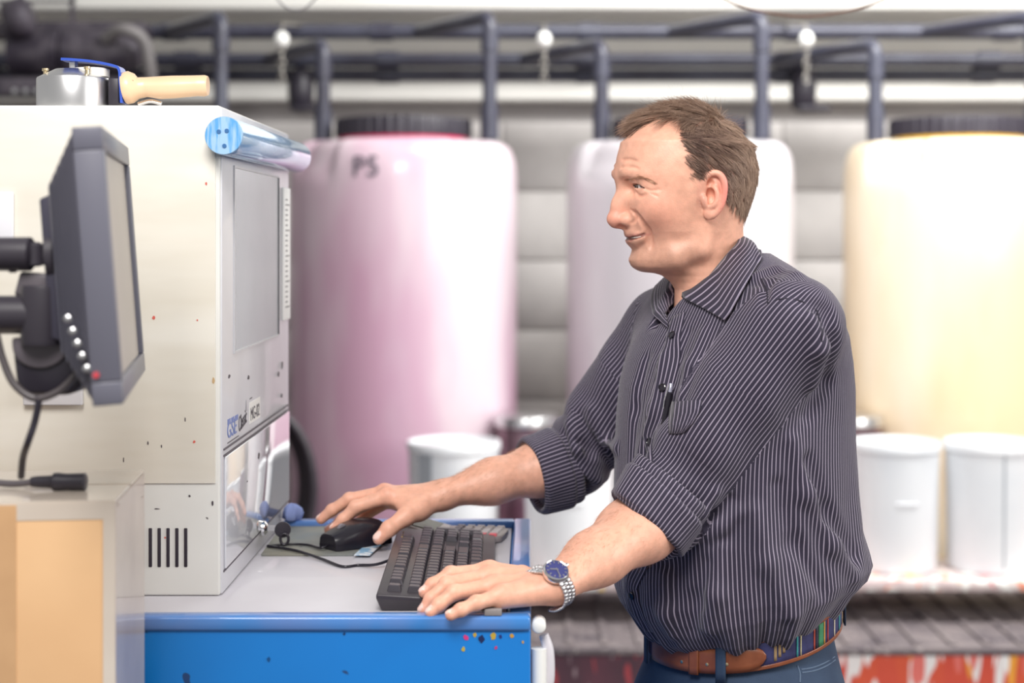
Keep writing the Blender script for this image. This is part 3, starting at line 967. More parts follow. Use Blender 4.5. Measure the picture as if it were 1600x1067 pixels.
bk = frustum('back_shell', (hw - 0.004, hh_ - 0.004), (hw - 0.085, hh_ - 0.05), -0.028, -0.062, m_monb, mo)
for k in range(6):
    s = (k + 0.6) / 6.2
    w_, h__ = hw - 0.004 - 0.081 * s, hh_ - 0.006 - 0.046 * s
    t = -0.028 - 0.034 * s
    V = []
    for sx in (-1,):
        for y in (-h__, h__):
            for dx, dt in ((-0.0018, 0.0), (0.0018, 0.0), (0.001, -0.0016), (-0.002, -0.0012)):
                V.append(MM @ Vector((sx * w_ + dx, y, t + dt)))
    mk('rib', V, [(0, 1, 2, 3), (7, 6, 5, 4), (0, 4, 5, 1), (1, 5, 6, 2), (2, 6, 7, 3), (3, 7, 4, 0)], m_mon, bk)
frustum('back_boss', (0.075, 0.075), (0.07, 0.07), -0.06, -0.075, m_monb, mo)
for k in range(5):
    q = MM @ Vector((-hw + 0.006 + 0.004 * k * 0.3, -hh_ + 0.075 - 0.0135 * k, -0.033))
    pq = P(106 + 7.4 * k, 498 + 19.5 * k, 1.497 + 0.0 * k)
    lathe('button', [(0.0036, -0.004), (0.0036, 0.002), (0.002, 0.003)], pq, m_steel, mo, seg=12, axis=(0, -1, 0))
pq = P(150, 586, 1.4965)
lathe('power_light', [(0.003, -0.003), (0.003, 0.001)], pq, mat('red_light', lin((200, 70, 80)), 0.4), mo, seg=12, axis=(0, -1, 0))
arm = thing('monitor_mount', 'black jointed monitor arm with knuckle and knob entering from the photo edge', 'mount', tuple(P(40, 500, 1.68)))
AD = 1.62


def A(u, v, d=0):
    return Vector(P(u, v, AD + d))


m_arm = mat('black_arm_plastic', lin((54, 50, 58)), 0.38)
px_ = A(-700, 490).x
tube('arm_beam', [A(-690, 490), A(60, 492)], 0.0195, m_arm, arm, seg=20)
tube('post', [(px_, AD, 0.012), (px_, AD, 1.66)], 0.024, m_arm, arm, seg=20)
lathe('post_foot', [(0.16, 0.0005), (0.16, 0.008), (0.14, 0.014), (0.03, 0.018)], (px_, AD, 0), m_arm, arm, seg=32)
lathe('pivot', [(0.021, -0.030), (0.022, -0.026), (0.022, 0.026), (0.021, 0.03)], A(67, 492), m_arm, arm, seg=28)
V = [A(22, 462), A(92, 462), A(86, 428), A(32, 424), A(22, 462, 0.05), A(92, 462, 0.05), A(86, 428, 0.05), A(32, 424, 0.05)]
mk('cover', V, [(0, 1, 2, 3), (7, 6, 5, 4), (0, 4, 5, 1), (1, 5, 6, 2), (2, 6, 7, 3), (3, 7, 4, 0)], mat('grey_arm_plastic', lin((96, 90, 96)), 0.4), arm, bevel=0.003)
V = [A(16, 528), A(132, 528), A(128, 606), A(108, 618), A(40, 618), A(24, 600)]
V = V + [v + Vector((0, 0.06, 0)) for v in V]
mk('lower_housing', V, [(5, 4, 3, 2, 1, 0), (6, 7, 8, 9, 10, 11)] + [(i, (i + 1) % 6, (i + 1) % 6 + 6, i + 6) for i in range(6)], m_black, arm, bevel=0.006)
V = [A(18, 528, -0.004), A(106, 528, -0.004)] + [A(62 + 44 * math.cos(a), 540 + 36 * math.sin(a), -0.004) for a in np.linspace(0, math.pi, 12)]
V = V + [v + Vector((0, 0.02, 0)) for v in V]
nV = len(V) // 2
mk('round_cover', V, [tuple(range(nV))[::-1], tuple(range(nV, 2 * nV))] + [(i, (i + 1) % nV, (i + 1) % nV + nV, i + nV) for i in range(nV)], mat('grey_arm_plastic', lin((96, 90, 96)), 0.4), arm, bevel=0.002)
lathe('knob', [(0.006, -0.034), (0.016, -0.03), (0.0172, -0.02), (0.0172, 0.018), (0.0135, 0.021)], A(20, 397), m_arm, arm, seg=28, axis=(1, 0, 0), smooth=40)
lathe('wing_nut', [(0.004, -0.012), (0.010, -0.01), (0.010, 0.01), (0.004, 0.013)], A(55, 398), m_arm, arm, seg=16, axis=(0, 0, 1))
tube('spindle', [A(40, 397), A(100, 397)], 0.0042, m_steel, arm)
lathe('mount_disc', [(0.02, -0.006), (0.026, -0.004), (0.026, 0.004), (0.02, 0.006)], A(86, 400), m_arm, arm, seg=28, axis=(1, 0, 0.06))
tube('hook', [A(20, 412), A(20, 426)], 0.004, m_arm, arm)
cab = tube('monitor_cable', [A(-6, 520, -0.02), A(4, 560, -0.02), A(22, 600, -0.022), A(54, 622, -0.022), A(90, 612, -0.022), A(118, 585, -0.02), A(130, 560, 0.0)], 0.0038, mat('grey_black_cable', lin((82, 76, 78)), 0.4), None, smooth_path=8, seg=10)
tag(cab, 'black cable looping under the monitor arm', 'cable')
cab = tube('power_cable', [A(58, 618, -0.022), A(60, 630, -0.022), A(54, 660, -0.02), A(44, 690, -0.02), A(36, 715, 0.0), A(33, 745, 0.02)], 0.0036, m_black, None, smooth_path=8, seg=10)
tag(cab, 'black cable hanging down from the arm to behind the cardboard box', 'cable')

# ================================================================ cardboard box with plug
bx = thing('cardboard_box', 'tall taped brown cardboard box at the photo edge', 'box', (-0.6, 1.72, 0))
m_card = mat('brown_cardboard', lin((216, 176, 132)), 0.75, var=(lin((206, 164, 120)), 6, 0.2), bump=(40, 0.15))
m_tape = mat('glossy_clear_tape', lin((214, 204, 192)), 0.22, coat=0.6, var=(lin((196, 182, 168)), 7, 0.2))
BT = 1.318
a0, a1 = Vector((-0.425, 1.637, 0)), Vector((-0.447, 1.85, 0))
b0 = a0 + Vector((-0.46, -0.045, 0))
b1 = b0 + (a1 - a0)
V = [b0, a0, a1, b1] + [v + Vector((0, 0, BT - 0.002)) for v in (b0, a0, a1, b1)]
mk('carton', V, [(3, 2, 1, 0), (4, 5, 6, 7), (0, 1, 5, 4), (1, 2, 6, 5), (2, 3, 7, 6), (3, 0, 4, 7)], m_card, bx, bevel=0.003)
up = Vector((0, 0, BT - 0.0015))
for s0, s1 in ((0.0, 0.485), (0.515, 1.0)):
    q = [b0.lerp(b1, s0), a0.lerp(a1, s0), a0.lerp(a1, s1), b0.lerp(b1, s1)]
    V = [v + up for v in q] + [v + up + Vector((0, 0, 0.003)) for v in q]
    mk('flap', V, [(3, 2, 1, 0), (4, 5, 6, 7), (0, 1, 5, 4), (1, 2, 6, 5), (2, 3, 7, 6), (3, 0, 4, 7)], m_tape, bx)
dx = (a0 - b0).normalized()
dy = (a1 - a0).normalized()
nf = Vector((dx.y, -dx.x, 0))
def slab(name, o, ex, ez, th, m, par):
    n = ex.cross(ez).normalized()
    V = [o, o + ex, o + ex + ez, o + ez] + [v + n * th for v in (o, o + ex, o + ex + ez, o + ez)]
    return mk(name, V, [(3, 2, 1, 0), (4, 5, 6, 7), (0, 1, 5, 4), (1, 2, 6, 5), (2, 3, 7, 6), (3, 0, 4, 7)], m, par)
slab('edge_tape', b0 + Vector((0, 0, BT - 0.018)), a0 - b0, Vector((0, 0, 0.0175)), 0.0006, m_tape, bx)
slab('side_tape', a0 + Vector((0, 0, 0.0)), a1 - a0, Vector((0, 0, BT - 0.002)), 0.0006, mat('grey_film', lin((198, 184, 172)), 0.3, coat=0.4, var=(lin((176, 160, 150)), 9, 0.15)), bx)
slab('edge_tape', a0 - dx * 0.012, dx * 0.012, Vector((0, 0, BT - 0.004)), 0.0005, m_tape, bx)
slab('corner_tape', b0 + dx * 0.342 + Vector((0, 0, BT - 0.30)), dx * 0.022, Vector((0, 0, 0.298)), 0.0012, mat('brown_tape', lin((208, 166, 122)), 0.3, coat=0.5, var=(lin((196, 154, 112)), 14, 0.12)), bx)
plug = thing('power_plug', 'black socket-ended power plug lying on the cardboard box', 'plug', tuple(P(80, 745, 1.70)))
def Q(u, v, d=1.70):
    return Vector(P(u, v, d))
zc = BT + 0.0105
def Qz(u, d=1.70, z=zc):
    return Vector(((u - CX) / F_PX * d, d, z))
tube('cord', [Qz(-60, 1.72, BT + 0.016), Qz(-20, 1.72, BT + 0.0085), Qz(15, 1.715, BT + 0.006), Qz(45, 1.71, BT + 0.008), Qz(52, 1.71, zc)], 0.0036, mat('dark_grey_cord', lin((96, 90, 94)), 0.45), plug, smooth_path=6, seg=10)
tube('strain_relief', [Qz(49), Qz(60), Qz(76), Qz(84)], [0.0052, 0.0062, 0.0066, 0.0075], m_black, plug, seg=14)
tube('plug_body', [Qz(82), Qz(84.5), Qz(92), Qz(104), Qz(120), Qz(133), Qz(134.5)], [0.007, 0.0096, 0.0098, 0.0088, 0.0092, 0.0094, 0.008], m_black, plug, seg=20)
# ================================================================ things on the stand
# rubber mat
def S(u, v, z=ZS):
    """point on the recessed top (height z) seen at pixel (u, v)"""
    D = (EYE - z) * F_PX / (v - CY)
    return Vector(((u - CX) / F_PX * D, D, z))


q = [S(408, 869), S(552, 869), S(612, 838), S(596, 824), S(440, 824)]
V = [Vector((max(v.x, MX + 0.002), v.y, ZS + 0.0004)) for v in q] + [Vector((max(v.x, MX + 0.002), v.y, ZS + 0.003)) for v in q]
matt = mk('mouse_mat', V, [(4, 3, 2, 1, 0), (5, 6, 7, 8, 9)] + [(i, (i + 1) % 5, (i + 1) % 5 + 5, i + 5) for i in range(5)],
          mat('worn_grey_green_rubber', lin((112, 120, 124)), 0.55, var=(lin((134, 132, 120)), 9, 0.12), spots=[(lin((70, 72, 80)), 40, 0.7)]))
tag(matt, 'worn grey-green rubber mat under the mouse', 'mat')
q = [S(553, 868, ZS + 0.0035), S(578, 868, ZS + 0.0035), S(600, 848, ZS + 0.0035), S(578, 846, ZS + 0.0035)]
V = q + [v + Vector((0, 0, 0.0012)) for v in q]
lab = mk('torn_label', V, [(3, 2, 1, 0), (4, 5, 6, 7), (0, 1, 5, 4), (1, 2, 6, 5), (2, 3, 7, 6), (3, 0, 4, 7)],
         mat('printed_label', lin((222, 226, 230)), 0.5, var=(lin((130, 170, 200)), 60, 0.05)))
tag(lab, 'torn blue-and-white printed label at the corner of the mat', 'label')

# ---------------------------------------------------------------- mouse
MZ = ZS + 0.0032
tipP, tail = S(512, 850, MZ + 0.008), S(588, 838, MZ + 0.008)
mdir = Vector((tail.x - tipP.x, tail.y - tipP.y, 0)).normalized()
mside = Vector((mdir.y, -mdir.x, 0))
mlen = 0.112
mus = thing('computer_mouse', 'black wired mouse under the man’s far hand', 'mouse', (tipP.x + mdir.x * 0.05, tipP.y + mdir.y * 0.05, MZ))
V, Fc = [], []
nu, nv = 18, 20
for i in range(nu):
    s = i / (nu - 1)
    w = 0.0275 * (0.80 + 0.30 * math.sin(math.pi * min(1, s * 0.95 + 0.05))) * (1 - 0.9 * max(0, (s - 0.86) / 0.14) ** 2.2) * (0.9 + 0.1 * min(1, s * 20))
    hgt = 0.019 + 0.019 * math.sin(math.pi * (0.08 + 0.80 * s) ** 1.15) - 0.020 * max(0, (s - 0.72) / 0.28) ** 2
    for j in range(nv):
        a = math.pi * j / (nv - 1)
        c, sn = math.cos(a), math.sin(a)
        e = 0.62
        xx = w * math.copysign(abs(c) ** e, c)
        zz = hgt * abs(sn) ** e
        V.append(tipP + mdir * (mlen * s) + mside * xx + Vector((0, 0, zz - 0.008)))
for i in range(nu - 1):
    for j in range(nv - 1):
        Fc.append((i * nv + j, i * nv + j + 1, (i + 1) * nv + j + 1, (i + 1) * nv + j))
    Fc.append((i * nv + nv - 1, i * nv, (i + 1) * nv, (i + 1) * nv + nv - 1))
Fc.append(tuple(range(nv))[::-1])
Fc.append(tuple((nu - 1) * nv + j for j in range(nv)))
mk('mouse_shell', V, Fc, m_blackgloss, mus, smooth=55)
c = tipP + mdir * 0.026 + Vector((0, 0, 0.019))
lathe('scroll_wheel', [(0.003, -0.003), (0.0075, -0.0028), (0.0078, 0), (0.0075, 0.0028), (0.003, 0.003)], c, mat('grey_wheel', lin((130, 126, 132)), 0.4), mus, seg=20, axis=mside)
p0 = tipP + Vector((0, 0, 0.0))
tube('cord', [p0 + mdir * 0.004, p0 - mdir * 0.012 + Vector((0, 0, -0.004)), S(480, 851, MZ + 0.002), S(450, 850, MZ + 0.002), S(420, 853, MZ + 0.002)], 0.0017, m_blackgloss, mus, smooth_path=8, seg=8)

# ---------------------------------------------------------------- keyboard
kO = Vector((-0.1895, 1.962, ZS))           # near left corner; user's left hand side is near the camera
kL = Vector((-0.022, 1, 0)).normalized()
kW = Vector((kL.y, -kL.x, 0))
KL, KW = 0.447, 0.146
z_back, z_front = 0.0225, 0.0125


def kb(s, w, up=0.0):
    """keyboard point: s along its length, w from its back edge towards the man"""
    return kO + kL * s + kW * w + Vector((0, 0, z_back + (z_front - z_back) * w / KW + up))


kbd = thing('computer_keyboard', 'full-size black keyboard under the man’s near hand', 'keyboard', tuple(kO + kL * 0.22 + kW * 0.07))
m_kb = mat('black_keyboard_plastic', lin((62, 56, 62)), 0.38, var=(lin((54, 49, 56)), 30, 0.2))
m_key = mat('black_key_plastic', lin((66, 62, 70)), 0.36, var=(lin((58, 54, 62)), 40, 0.2))
# wedge shaped case
top_ = [kb(0, 0), kb(KL, 0), kb(KL, KW), kb(0, KW)]
bot = [kO + kL * s + kW * w + Vector((0, 0, 0.0006)) for s, w in ((0.006, 0.006), (KL - 0.006, 0.006), (KL - 0.006, KW - 0.004), (0.006, KW - 0.004))]
mid = [v + Vector((0, 0, -0.006)) for v in top_]
V = bot + mid + top_
mk('case', V, [(0, 1, 2, 3), (11, 10, 9, 8)] + [(a + i, a + 4 + i, a + 4 + (i + 1) % 4, a + (i + 1) % 4) for a in (0, 4) for i in range(4)], m_kb, kbd, bevel=0.002)
KEYM = {}


def keycap(s, w, ls, lw, hgt=0.0075):
    """keycap centred at (s, w), sized ls x lw"""
    key_ = (round(ls, 4), round(lw, 4))
    if key_ not in KEYM:
        vs = [Vector((x * ls / 2 * t, y * lw / 2 * t2 + o_, z)) for z, t, t2, o_ in ((0, 1, 1, 0), (hgt, 0.80, 0.76, -0.0008)) for x, y in ((-1, -1), (1, -1), (1, 1), (-1, 1))]
        me = bpy.data.meshes.new('key')
        me.from_pydata([tuple(v) for v in vs], [], [(0, 3, 2, 1), (4, 5, 6, 7), (0, 1, 5, 4), (1, 2, 6, 5), (2, 3, 7, 6), (3, 0, 4, 7)])
        bm = bmesh.new()
        bm.from_mesh(me)
        bmesh.ops.bevel(bm, geom=[e for e in bm.edges if max(v.co.z for v in e.verts) > 0.001], offset=0.0011, segments=1, affect='EDGES')
        bm.to_mesh(me)
        bm.free()
        me.materials.append(m_key)
        KEYM[key_] = me
    o = bpy.data.objects.new('key', KEYM[key_])
    COL.objects.link(o)
    n = kL.cross((kb(0, 1) - kb(0, 0)).normalized())
    n = n if n.z > 0 else -n
    yv = n.cross(kL).normalized()
    o.parent = kbd
    o.matrix_local = Matrix.Translation(-Vector(kbd.location)) @ basis(kb(s, w, 0.0002), kL, -yv if (-yv).dot(kW) > 0 else yv, n)
    if o.matrix_local.to_3x3().determinant() < 0:
        o.matrix_local = Matrix.Translation(-Vector(kbd.location)) @ basis(kb(s, w, 0.0002), -kL, kW_tilt(), n)
    return o


def kW_tilt():
    return (kb(0, 1) - kb(0, 0)).normalized()


U = 0.0186
x00 = 0.018
rows_w = [0.021, 0.046, 0.0645, 0.083, 0.1015, 0.120]
def row(r, start, widths):
    x = start
    for wd in widths:
        if wd > 0:
            keycap(x00 + (x + wd / 2) * U, rows_w[r], wd * U - 0.0008, U - 0.0008)
        x += abs(wd)
row(0, 0, [1, -1, 1, 1, 1, 1, -.5, 1, 1, 1, 1, -.5, 1, 1, 1, 1, -.25, 1, 1, 1])
row(1, 0, [1] * 13 + [2, -.25, 1, 1, 1, -.25, 1, 1, 1, 1])
row(2, 0, [1.5] + [1] * 12 + [1.5, -.25, 1, 1, 1, -.25, 1, 1, 1])
row(3, 0, [1.75] + [1] * 11 + [2.25, -3.5, 1, 1, 1])
row(4, 0, [2.25] + [1] * 10 + [2.75, -1.25, 1, -1.25, 1, 1, 1])
row(5, 0, [1.25, 1.25, 1.25, 6.25, 1.25, 1.25, 1.25, 1.25, -.25, 1, 1, 1, -.25, 2, 1])
keycap(x00 + 22 * U, 0.0735, U - 0.0008, 2 * U - 0.0008)
keycap(x00 + 22 * U, 0.1105, U - 0.0008, 2 * U - 0.0008)
for k in range(3):
    p = kb(x00 + 19.2 * U + k * 0.018, 0.010)
    box('status_light', (p.x - 0.0008, p.y - 0.002, p.z - 0.001), (p.x + 0.0008, p.y + 0.002, p.z + 0.0006), mat('amber_light', lin((224, 190, 90)) if k == 0 else lin((150, 146, 150)), 0.4), kbd)
kc = [kb(0.27, 0.002, -0.012), kb(0.262, -0.02, -0.019), S(560, 883, ZS + 0.002), S(535, 885, ZS + 0.002), S(505, 874, ZS + 0.003), S(470, 862, ZS + 0.0055), S(440, 856, ZS + 0.0055), S(418, 853, ZS + 0.0055)]
tube('cord', kc, 0.0021, m_blackgloss, kbd, smooth_path=8, seg=8)

# ---------------------------------------------------------------- pocket calculator with tilted display
cal = thing('desk_calculator', 'grey desk calculator with tilted display and red keys behind the keyboard', 'calculator', tuple(S(720, 840)))
cO = S(700, 846)
cd = (S(782, 850) - S(706, 842)).normalized()     # along its length towards the right
cd = Vector((0.985, -0.17, 0)).normalized()
cs = Vector((-cd.y, cd.x, 0))
c0 = Vector((S(781, 851).x, S(781, 851).y, ZS))
m_cal = mat('grey_calculator_plastic', lin((150, 142, 142)), 0.4, var=(lin((134, 124, 124)), 20, 0.2))


def cp(a, b, z):
    return c0 - cd * a + cs * b + Vector((0, 0, z))


cl, cw = 0.135, 0.088
V = [cp(a, b, z) for z in (0.0006, 0.011) for a, b in ((0, 0.014), (0.012, 0), (cl, 0), (cl, cw), (0.012, cw), (0, cw - 0.014))]
mk('body', V, [(0, 1, 2, 3, 4, 5), (11, 10, 9, 8, 7, 6)] + [(i, i + 6, (i + 1) % 6 + 6, (i + 1) % 6) for i in range(6)], m_cal, cal, bevel=0.003)
ck = {'k': mat('grey_calc_key', lin((176, 172, 174)), 0.4), 'r': mat('red_calc_key', lin((214, 84, 96)), 0.4), 'd': mat('dark_calc_key', lin((110, 106, 118)), 0.4)}
for i in range(5):
    for j in range(5):
        mm = 'r' if (j == 0 and i in (0, 1)) else ('d' if i == 4 else 'k')
        a, b = 0.013 + i * 0.0155, 0.013 + j * 0.0155
        V = [cp(a + x * 0.0062 * t, b + y * 0.0056 * t, z) for z, t in ((0.0108, 1), (0.0142, 0.85)) for x, y in ((-1, -1), (1, -1), (1, 1), (-1, 1))]
        mk('key', V, [(0, 1, 2, 3), (7, 6, 5, 4), (0, 4, 5, 1), (1, 5, 6, 2), (2, 6, 7, 3), (3, 7, 4, 0)], ck[mm], cal)
V = [cp(a, b, z) for a, b, z in ((0.092, 0.002, 0.011), (0.152, 0.002, 0.026), (0.152, cw - 0.002, 0.026), (0.092, cw - 0.002, 0.011), (0.092, 0.002, 0.005), (0.152, 0.002, 0.004), (0.152, cw - 0.002, 0.004), (0.092, cw - 0.002, 0.005))]
dsp = mk('display_hood', V, [(3, 2, 1, 0), (4, 5, 6, 7), (0, 1, 5, 4), (1, 2, 6, 5), (2, 3, 7, 6), (3, 0, 4, 7)], mat('pale_grey_plastic', lin((196, 190, 190)), 0.35), cal, bevel=0.002)
V = [cp(a, b, z) for a, b, z in ((0.104, 0.012, 0.0145), (0.142, 0.012, 0.0242), (0.142, cw - 0.012, 0.0242), (0.104, cw - 0.012, 0.0145))]
V += [v + Vector((0, 0, 0.0012)) for v in V]
mk('lcd_panel', V, [(3, 2, 1, 0), (4, 5, 6, 7), (0, 1, 5, 4), (1, 2, 6, 5), (2, 3, 7, 6), (3, 0, 4, 7)], mat('lcd_grey', lin((140, 144, 134)), 0.15, coat=0.5), dsp)
# small grey block on the rim under the near hand
blk = box('rubber_block', (P(757, 0, 1.905)[0], 1.898, ZR), (P(784, 0, 1.905)[0], 1.918, ZR + 0.008), mat('grey_rubber', lin((140, 134, 134)), 0.6), None, bevel=0.001)
tag(blk, 'small grey rubber block on the blue rim below the near hand', 'block')
# ================================================================ the man: skin body
PSI = math.radians(12)
HC = np.array([(1075 - CX) / F_PX * 2.22, 2.22, EYE - (300 - CY) / F_PX * 2.22])
HFv = np.array([-math.cos(PSI), -math.sin(PSI), 0.0])     # where the face points
HLv = np.array([math.sin(PSI), -math.cos(PSI), 0.0])      # his left, towards the camera
HR = np.stack([HFv, HLv, np.array([0, 0, 1.0])]).astype(np.float32)


def H(f, l, z):
    return HC + HFv * f + HLv * l + np.array([0, 0, z])


def hloc(p):
    return (np.asarray(p, np.float32) - HC.astype(np.float32)) @ HR.T


# face, jaw and neck as a stack of sections: height, front, back, half width, widest point, exponent
HK = np.array([
    [0.060, 0.086, -0.082, 0.0735, -0.015, 2.1],
    [0.040, 0.092, -0.087, 0.0735, -0.015, 2.2],
    [0.020, 0.0965, -0.088, 0.0715, -0.012, 2.3],
    [0.000, 0.0900, -0.086, 0.0690, -0.008, 2.45],
    [-0.020, 0.0890, -0.082, 0.0670, -0.006, 2.4],
    [-0.040, 0.0900, -0.077, 0.0640, -0.005, 2.3],
    [-0.055, 0.0880, -0.0775, 0.0610, -0.006, 2.2],
    [-0.066, 0.0835, -0.0790, 0.0565, -0.008, 2.15],
    [-0.080, 0.0790, -0.0815, 0.0515, -0.010, 2.1],
    [-0.094, 0.0790, -0.0850, 0.0475, -0.014, 2.05],
    [-0.103, 0.0720, -0.0865, 0.0460, -0.018, 2.0],
    [-0.109, 0.0580, -0.0880, 0.0460, -0.022, 2.0],
    [-0.1155, 0.0370, -0.0890, 0.0460, -0.026, 2.0],
    [-0.125, 0.0230, -0.0910, 0.0465, -0.030, 2.0],
    [-0.135, 0.0130, -0.0930, 0.0485, -0.036, 2.0],
    [-0.155, 0.0080, -0.0980, 0.0545, -0.042, 2.0],
    [-0.200, 0.0060, -0.1080, 0.0680, -0.050, 2.0],
    [-0.240, 0.0060, -0.1200, 0.0800, -0.055, 2.0]], np.float32)


def head_loft(p):
    q = hloc(p)
    f, l, z = q[..., 0], q[..., 1], q[..., 2]
    zz = np.clip(z, HK[-1, 0], HK[0, 0])
    xs = HK[::-1, 0]
    ff, fb, w, fw, n = (np.interp(zz, xs, HK[::-1, i]).astype(np.float32) for i in range(1, 6))
    df = f - fw
    a = np.where(df > 0, ff - fw, fw - fb)
    n = np.where(df > 0, n, 2.0)
    x, y = np.abs(df) / a + 1e-5, np.abs(l) / w + 1e-5
    qn = (x ** n + y ** n) ** (1 / n)
    g = qn ** (1 - n) * np.sqrt((x ** (n - 1) / a) ** 2 + (y ** (n - 1) / w) ** 2) + 1e-6
    d = (qn - 1) / g
    d = np.clip(d, -0.05, None)
    over = np.maximum(z - HK[0, 0], HK[-1, 0] - z)
    return np.maximum(d, over)


body = Field()
body.u(Prim(head_loft, H(0, 0, -0.09), 0.24))
body.u(ell(H(0.005, 0, 0.031), (0.0915, 0.0765, 0.087), HR), 0.03)
skull = Field()
skull.ops = list(body.ops)
for s in (1, -1):
    # brow ridge, cheekbone, jaw line
    body.chain([H(0.0915, s * 0.006, 0.0225), H(0.0900, s * 0.024, 0.0250), H(0.076, s * 0.044, 0.0225)], [0.0075, 0.0085, 0.007], 0.012)
    body.u(ell(H(0.058, s * 0.042, -0.022), (0.022, 0.020, 0.021), HR), 0.022)
    body.chain([H(0.060, s * 0.016, -0.0955), H(0.030, s * 0.0400, -0.0890), H(0.002, s * 0.0495, -0.0770), H(-0.008, s * 0.055, -0.040)], [0.0115, 0.0100, 0.0085, 0.007], 0.020)
    # eye socket
    body.s(ell(H(0.0955, s * 0.0300, 0.0040), (0.0165, 0.0150, 0.0100), HR), 0.014)
# chin
body.u(ell(H(0.0630, 0, -0.0935), (0.0190, 0.0220, 0.0145), HR), 0.012)
# nose
body.chain([H(0.0885, 0, 0.010), H(0.0895, 0, 0.001), H(0.0985, 0, -0.017), H(0.1035, 0, -0.0355)], [0.0085, 0.0070, 0.0084, 0.0108], 0.013)
body.u(ell(H(0.1030, 0, -0.0385), (0.0125, 0.0118, 0.0098), HR), 0.006)
for s in (1, -1):
    body.u(ell(H(0.0880, s * 0.0135, -0.0395), (0.0128, 0.0074, 0.0088), HR), 0.005)
body.chain([H(0.105, 0, -0.0450), H(0.0925, 0, -0.0470)], [0.0040, 0.0048], 0.006)
for s in (1, -1):
    body.s(ell(H(0.0960, s * 0.0074, -0.0505), (0.0078, 0.0034, 0.0055), HR), 0.003)
# lips
body.u(ell(H(0.0770, 0, -0.0575), (0.0120, 0.0200, 0.0085), HR), 0.010)


def chainc(pts, rs, k, mode='u', n=4):
    """chain resampled along a smooth curve"""
    q = [np.array(v) for v in catmull([Vector(p) for p in pts], n)]
    r = np.interp(np.linspace(0, len(pts) - 1, len(q)), range(len(pts)), rs)
    body.chain(q, list(r), k, mode)


def on_face(px, off=0.0):
    """head coordinates of skin points seen at the given pixels"""
    out = []
    for u, v in px:
        p = body.hit(u, v, 1.9, 2.5)
        out.append(hloc(p + body.normal(p) * off))
    return out


def crease(px, rs, k, off=0.0, mode='s', both=True):
    pts = on_face(px, off)
    for s in ((1, -1) if both else (1,)):
        chainc([H(f, l * s, z) for f, l, z in pts], rs, k, mode)


# lower lip as a roll, then the smiling slit running up to the corner
lp = on_face([(997, 374), (1006, 369)], -0.003)
for s in (1, -1):
    chainc([H(0.0756, 0, -0.0708), H(0.0742, s * 0.010, -0.0695)] + [H(f, l * s, z) for f, l, z in lp], [0.0052, 0.0048, 0.0036, 0.0018], 0.009)
n_before = len(body.ops)
sl = on_face([(992, 371), (1000, 368.5), (1007, 366), (1012, 363.5)], -0.0006)
for s in (1, -1):
    chainc([H(0.0880, 0, -0.0650), H(0.0850, s * 0.010, -0.0645)] + [H(f, l * s, z) for f, l, z in sl], [0.0021, 0.0022, 0.0022, 0.0021, 0.0019, 0.0010], 0.0012, 's')
SLIT_OPS = {id(o) for o in body.ops[n_before:]}
body.chain([H(0.0850, -0.014, -0.0825), H(0.0890, 0, -0.0820), H(0.0850, 0.014, -0.0825)], [0.004, 0.0055, 0.004], 0.010, 's')
# cheek swelling beside the smile, smile fold, nostril crease
crease([(992, 332), (999, 342), (1006, 352), (1012, 362), (1015, 374), (1017, 386)], [0.0008, 0.0013, 0.0015, 0.0015, 0.0012, 0.0006], 0.007, 0.0)
crease([(985, 328), (990, 332), (993, 338), (991.5, 345), (986, 349)], [0.0006, 0.0014, 0.0018, 0.0016, 0.0008], 0.003, 0.0002)
# eyelids round the eyeballs, narrowed by the smile
EYES = []
for s in (1, -1):
    e = H(0.0725, s * 0.0310, 0.0055)
    EYES.append(e)
    body.u(sph(e, 0.0137), 0.006)
    body.chain([H(0.0850, s * 0.0170, 0.0140), H(0.0835, s * 0.0310, 0.0150), H(0.0700, s * 0.0450, 0.0105)], [0.0040, 0.0048, 0.0035], 0.007)      # fold under the brow
lidline = on_face([(1006, 293.5), (1012, 296.5), (1020, 297.5), (1032, 296)], 0.0)
bag = on_face([(993, 300), (996, 305), (1002, 307), (1009, 304)], 0.0)
brow_l = on_face([(974, 283), (984, 279.5), (996, 275.5), (1009, 279.5), (1019, 285)], 0.0)
for s in (1, -1):
    e = EYES[0 if s > 0 else 1]
    R3 = np.stack([HFv * 0.86 + HLv * s * 0.51, HLv * 0.86 - HFv * s * 0.51, np.array([0, 0, 1.0])])
    R3[1] += np.array([0, 0, -0.16 * s]); R3[1] /= np.linalg.norm(R3[1])
    R3[2] = np.cross(R3[0], R3[1]); R3[2] /= np.linalg.norm(R3[2])
    body.s(ell(e + (HFv * 0.86 + HLv * s * 0.51) * 0.0105 + np.array([0, 0, 0.0012]), (0.0105, 0.0130, 0.0029), R3), 0.0010)
    chainc([H(f, l * s, z) for f, l, z in lidline], [0.0006, 0.0007, 0.0006, 0.0002], 0.0025, 's')
    chainc([H(f, l * s, z) for f, l, z in bag], [0.0004, 0.0009, 0.0009, 0.0004], 0.004, 's')
crease([(1015, 302), (1022, 304), (1029, 308)], [0.0001, 0.0003, 0.0001], 0.002)
crease([(969, 262), (976, 260), (986, 261), (998, 264)], [0.0003, 0.0005, 0.0005, 0.0002], 0.004)      # forehead lines
crease([(972, 250), (982, 249), (996, 252)], [0.0002, 0.0004, 0.0002], 0.004)


# ears, laid out from their outline
def EAR(u, v, out=0.0, side=1):
    l = 0.0715 + (u - 1096) / 1137 * 0.42 + out
    D = HC[1] - l * math.cos(PSI)
    for _ in range(3):
        f = (l * math.sin(PSI) + HC[0] - (u - CX) / F_PX * D) / math.cos(PSI)
        D = HC[1] - f * math.sin(PSI) - l * math.cos(PSI)
    return H(f, side * l, EYE - (v - CY) / F_PX * D - HC[2])


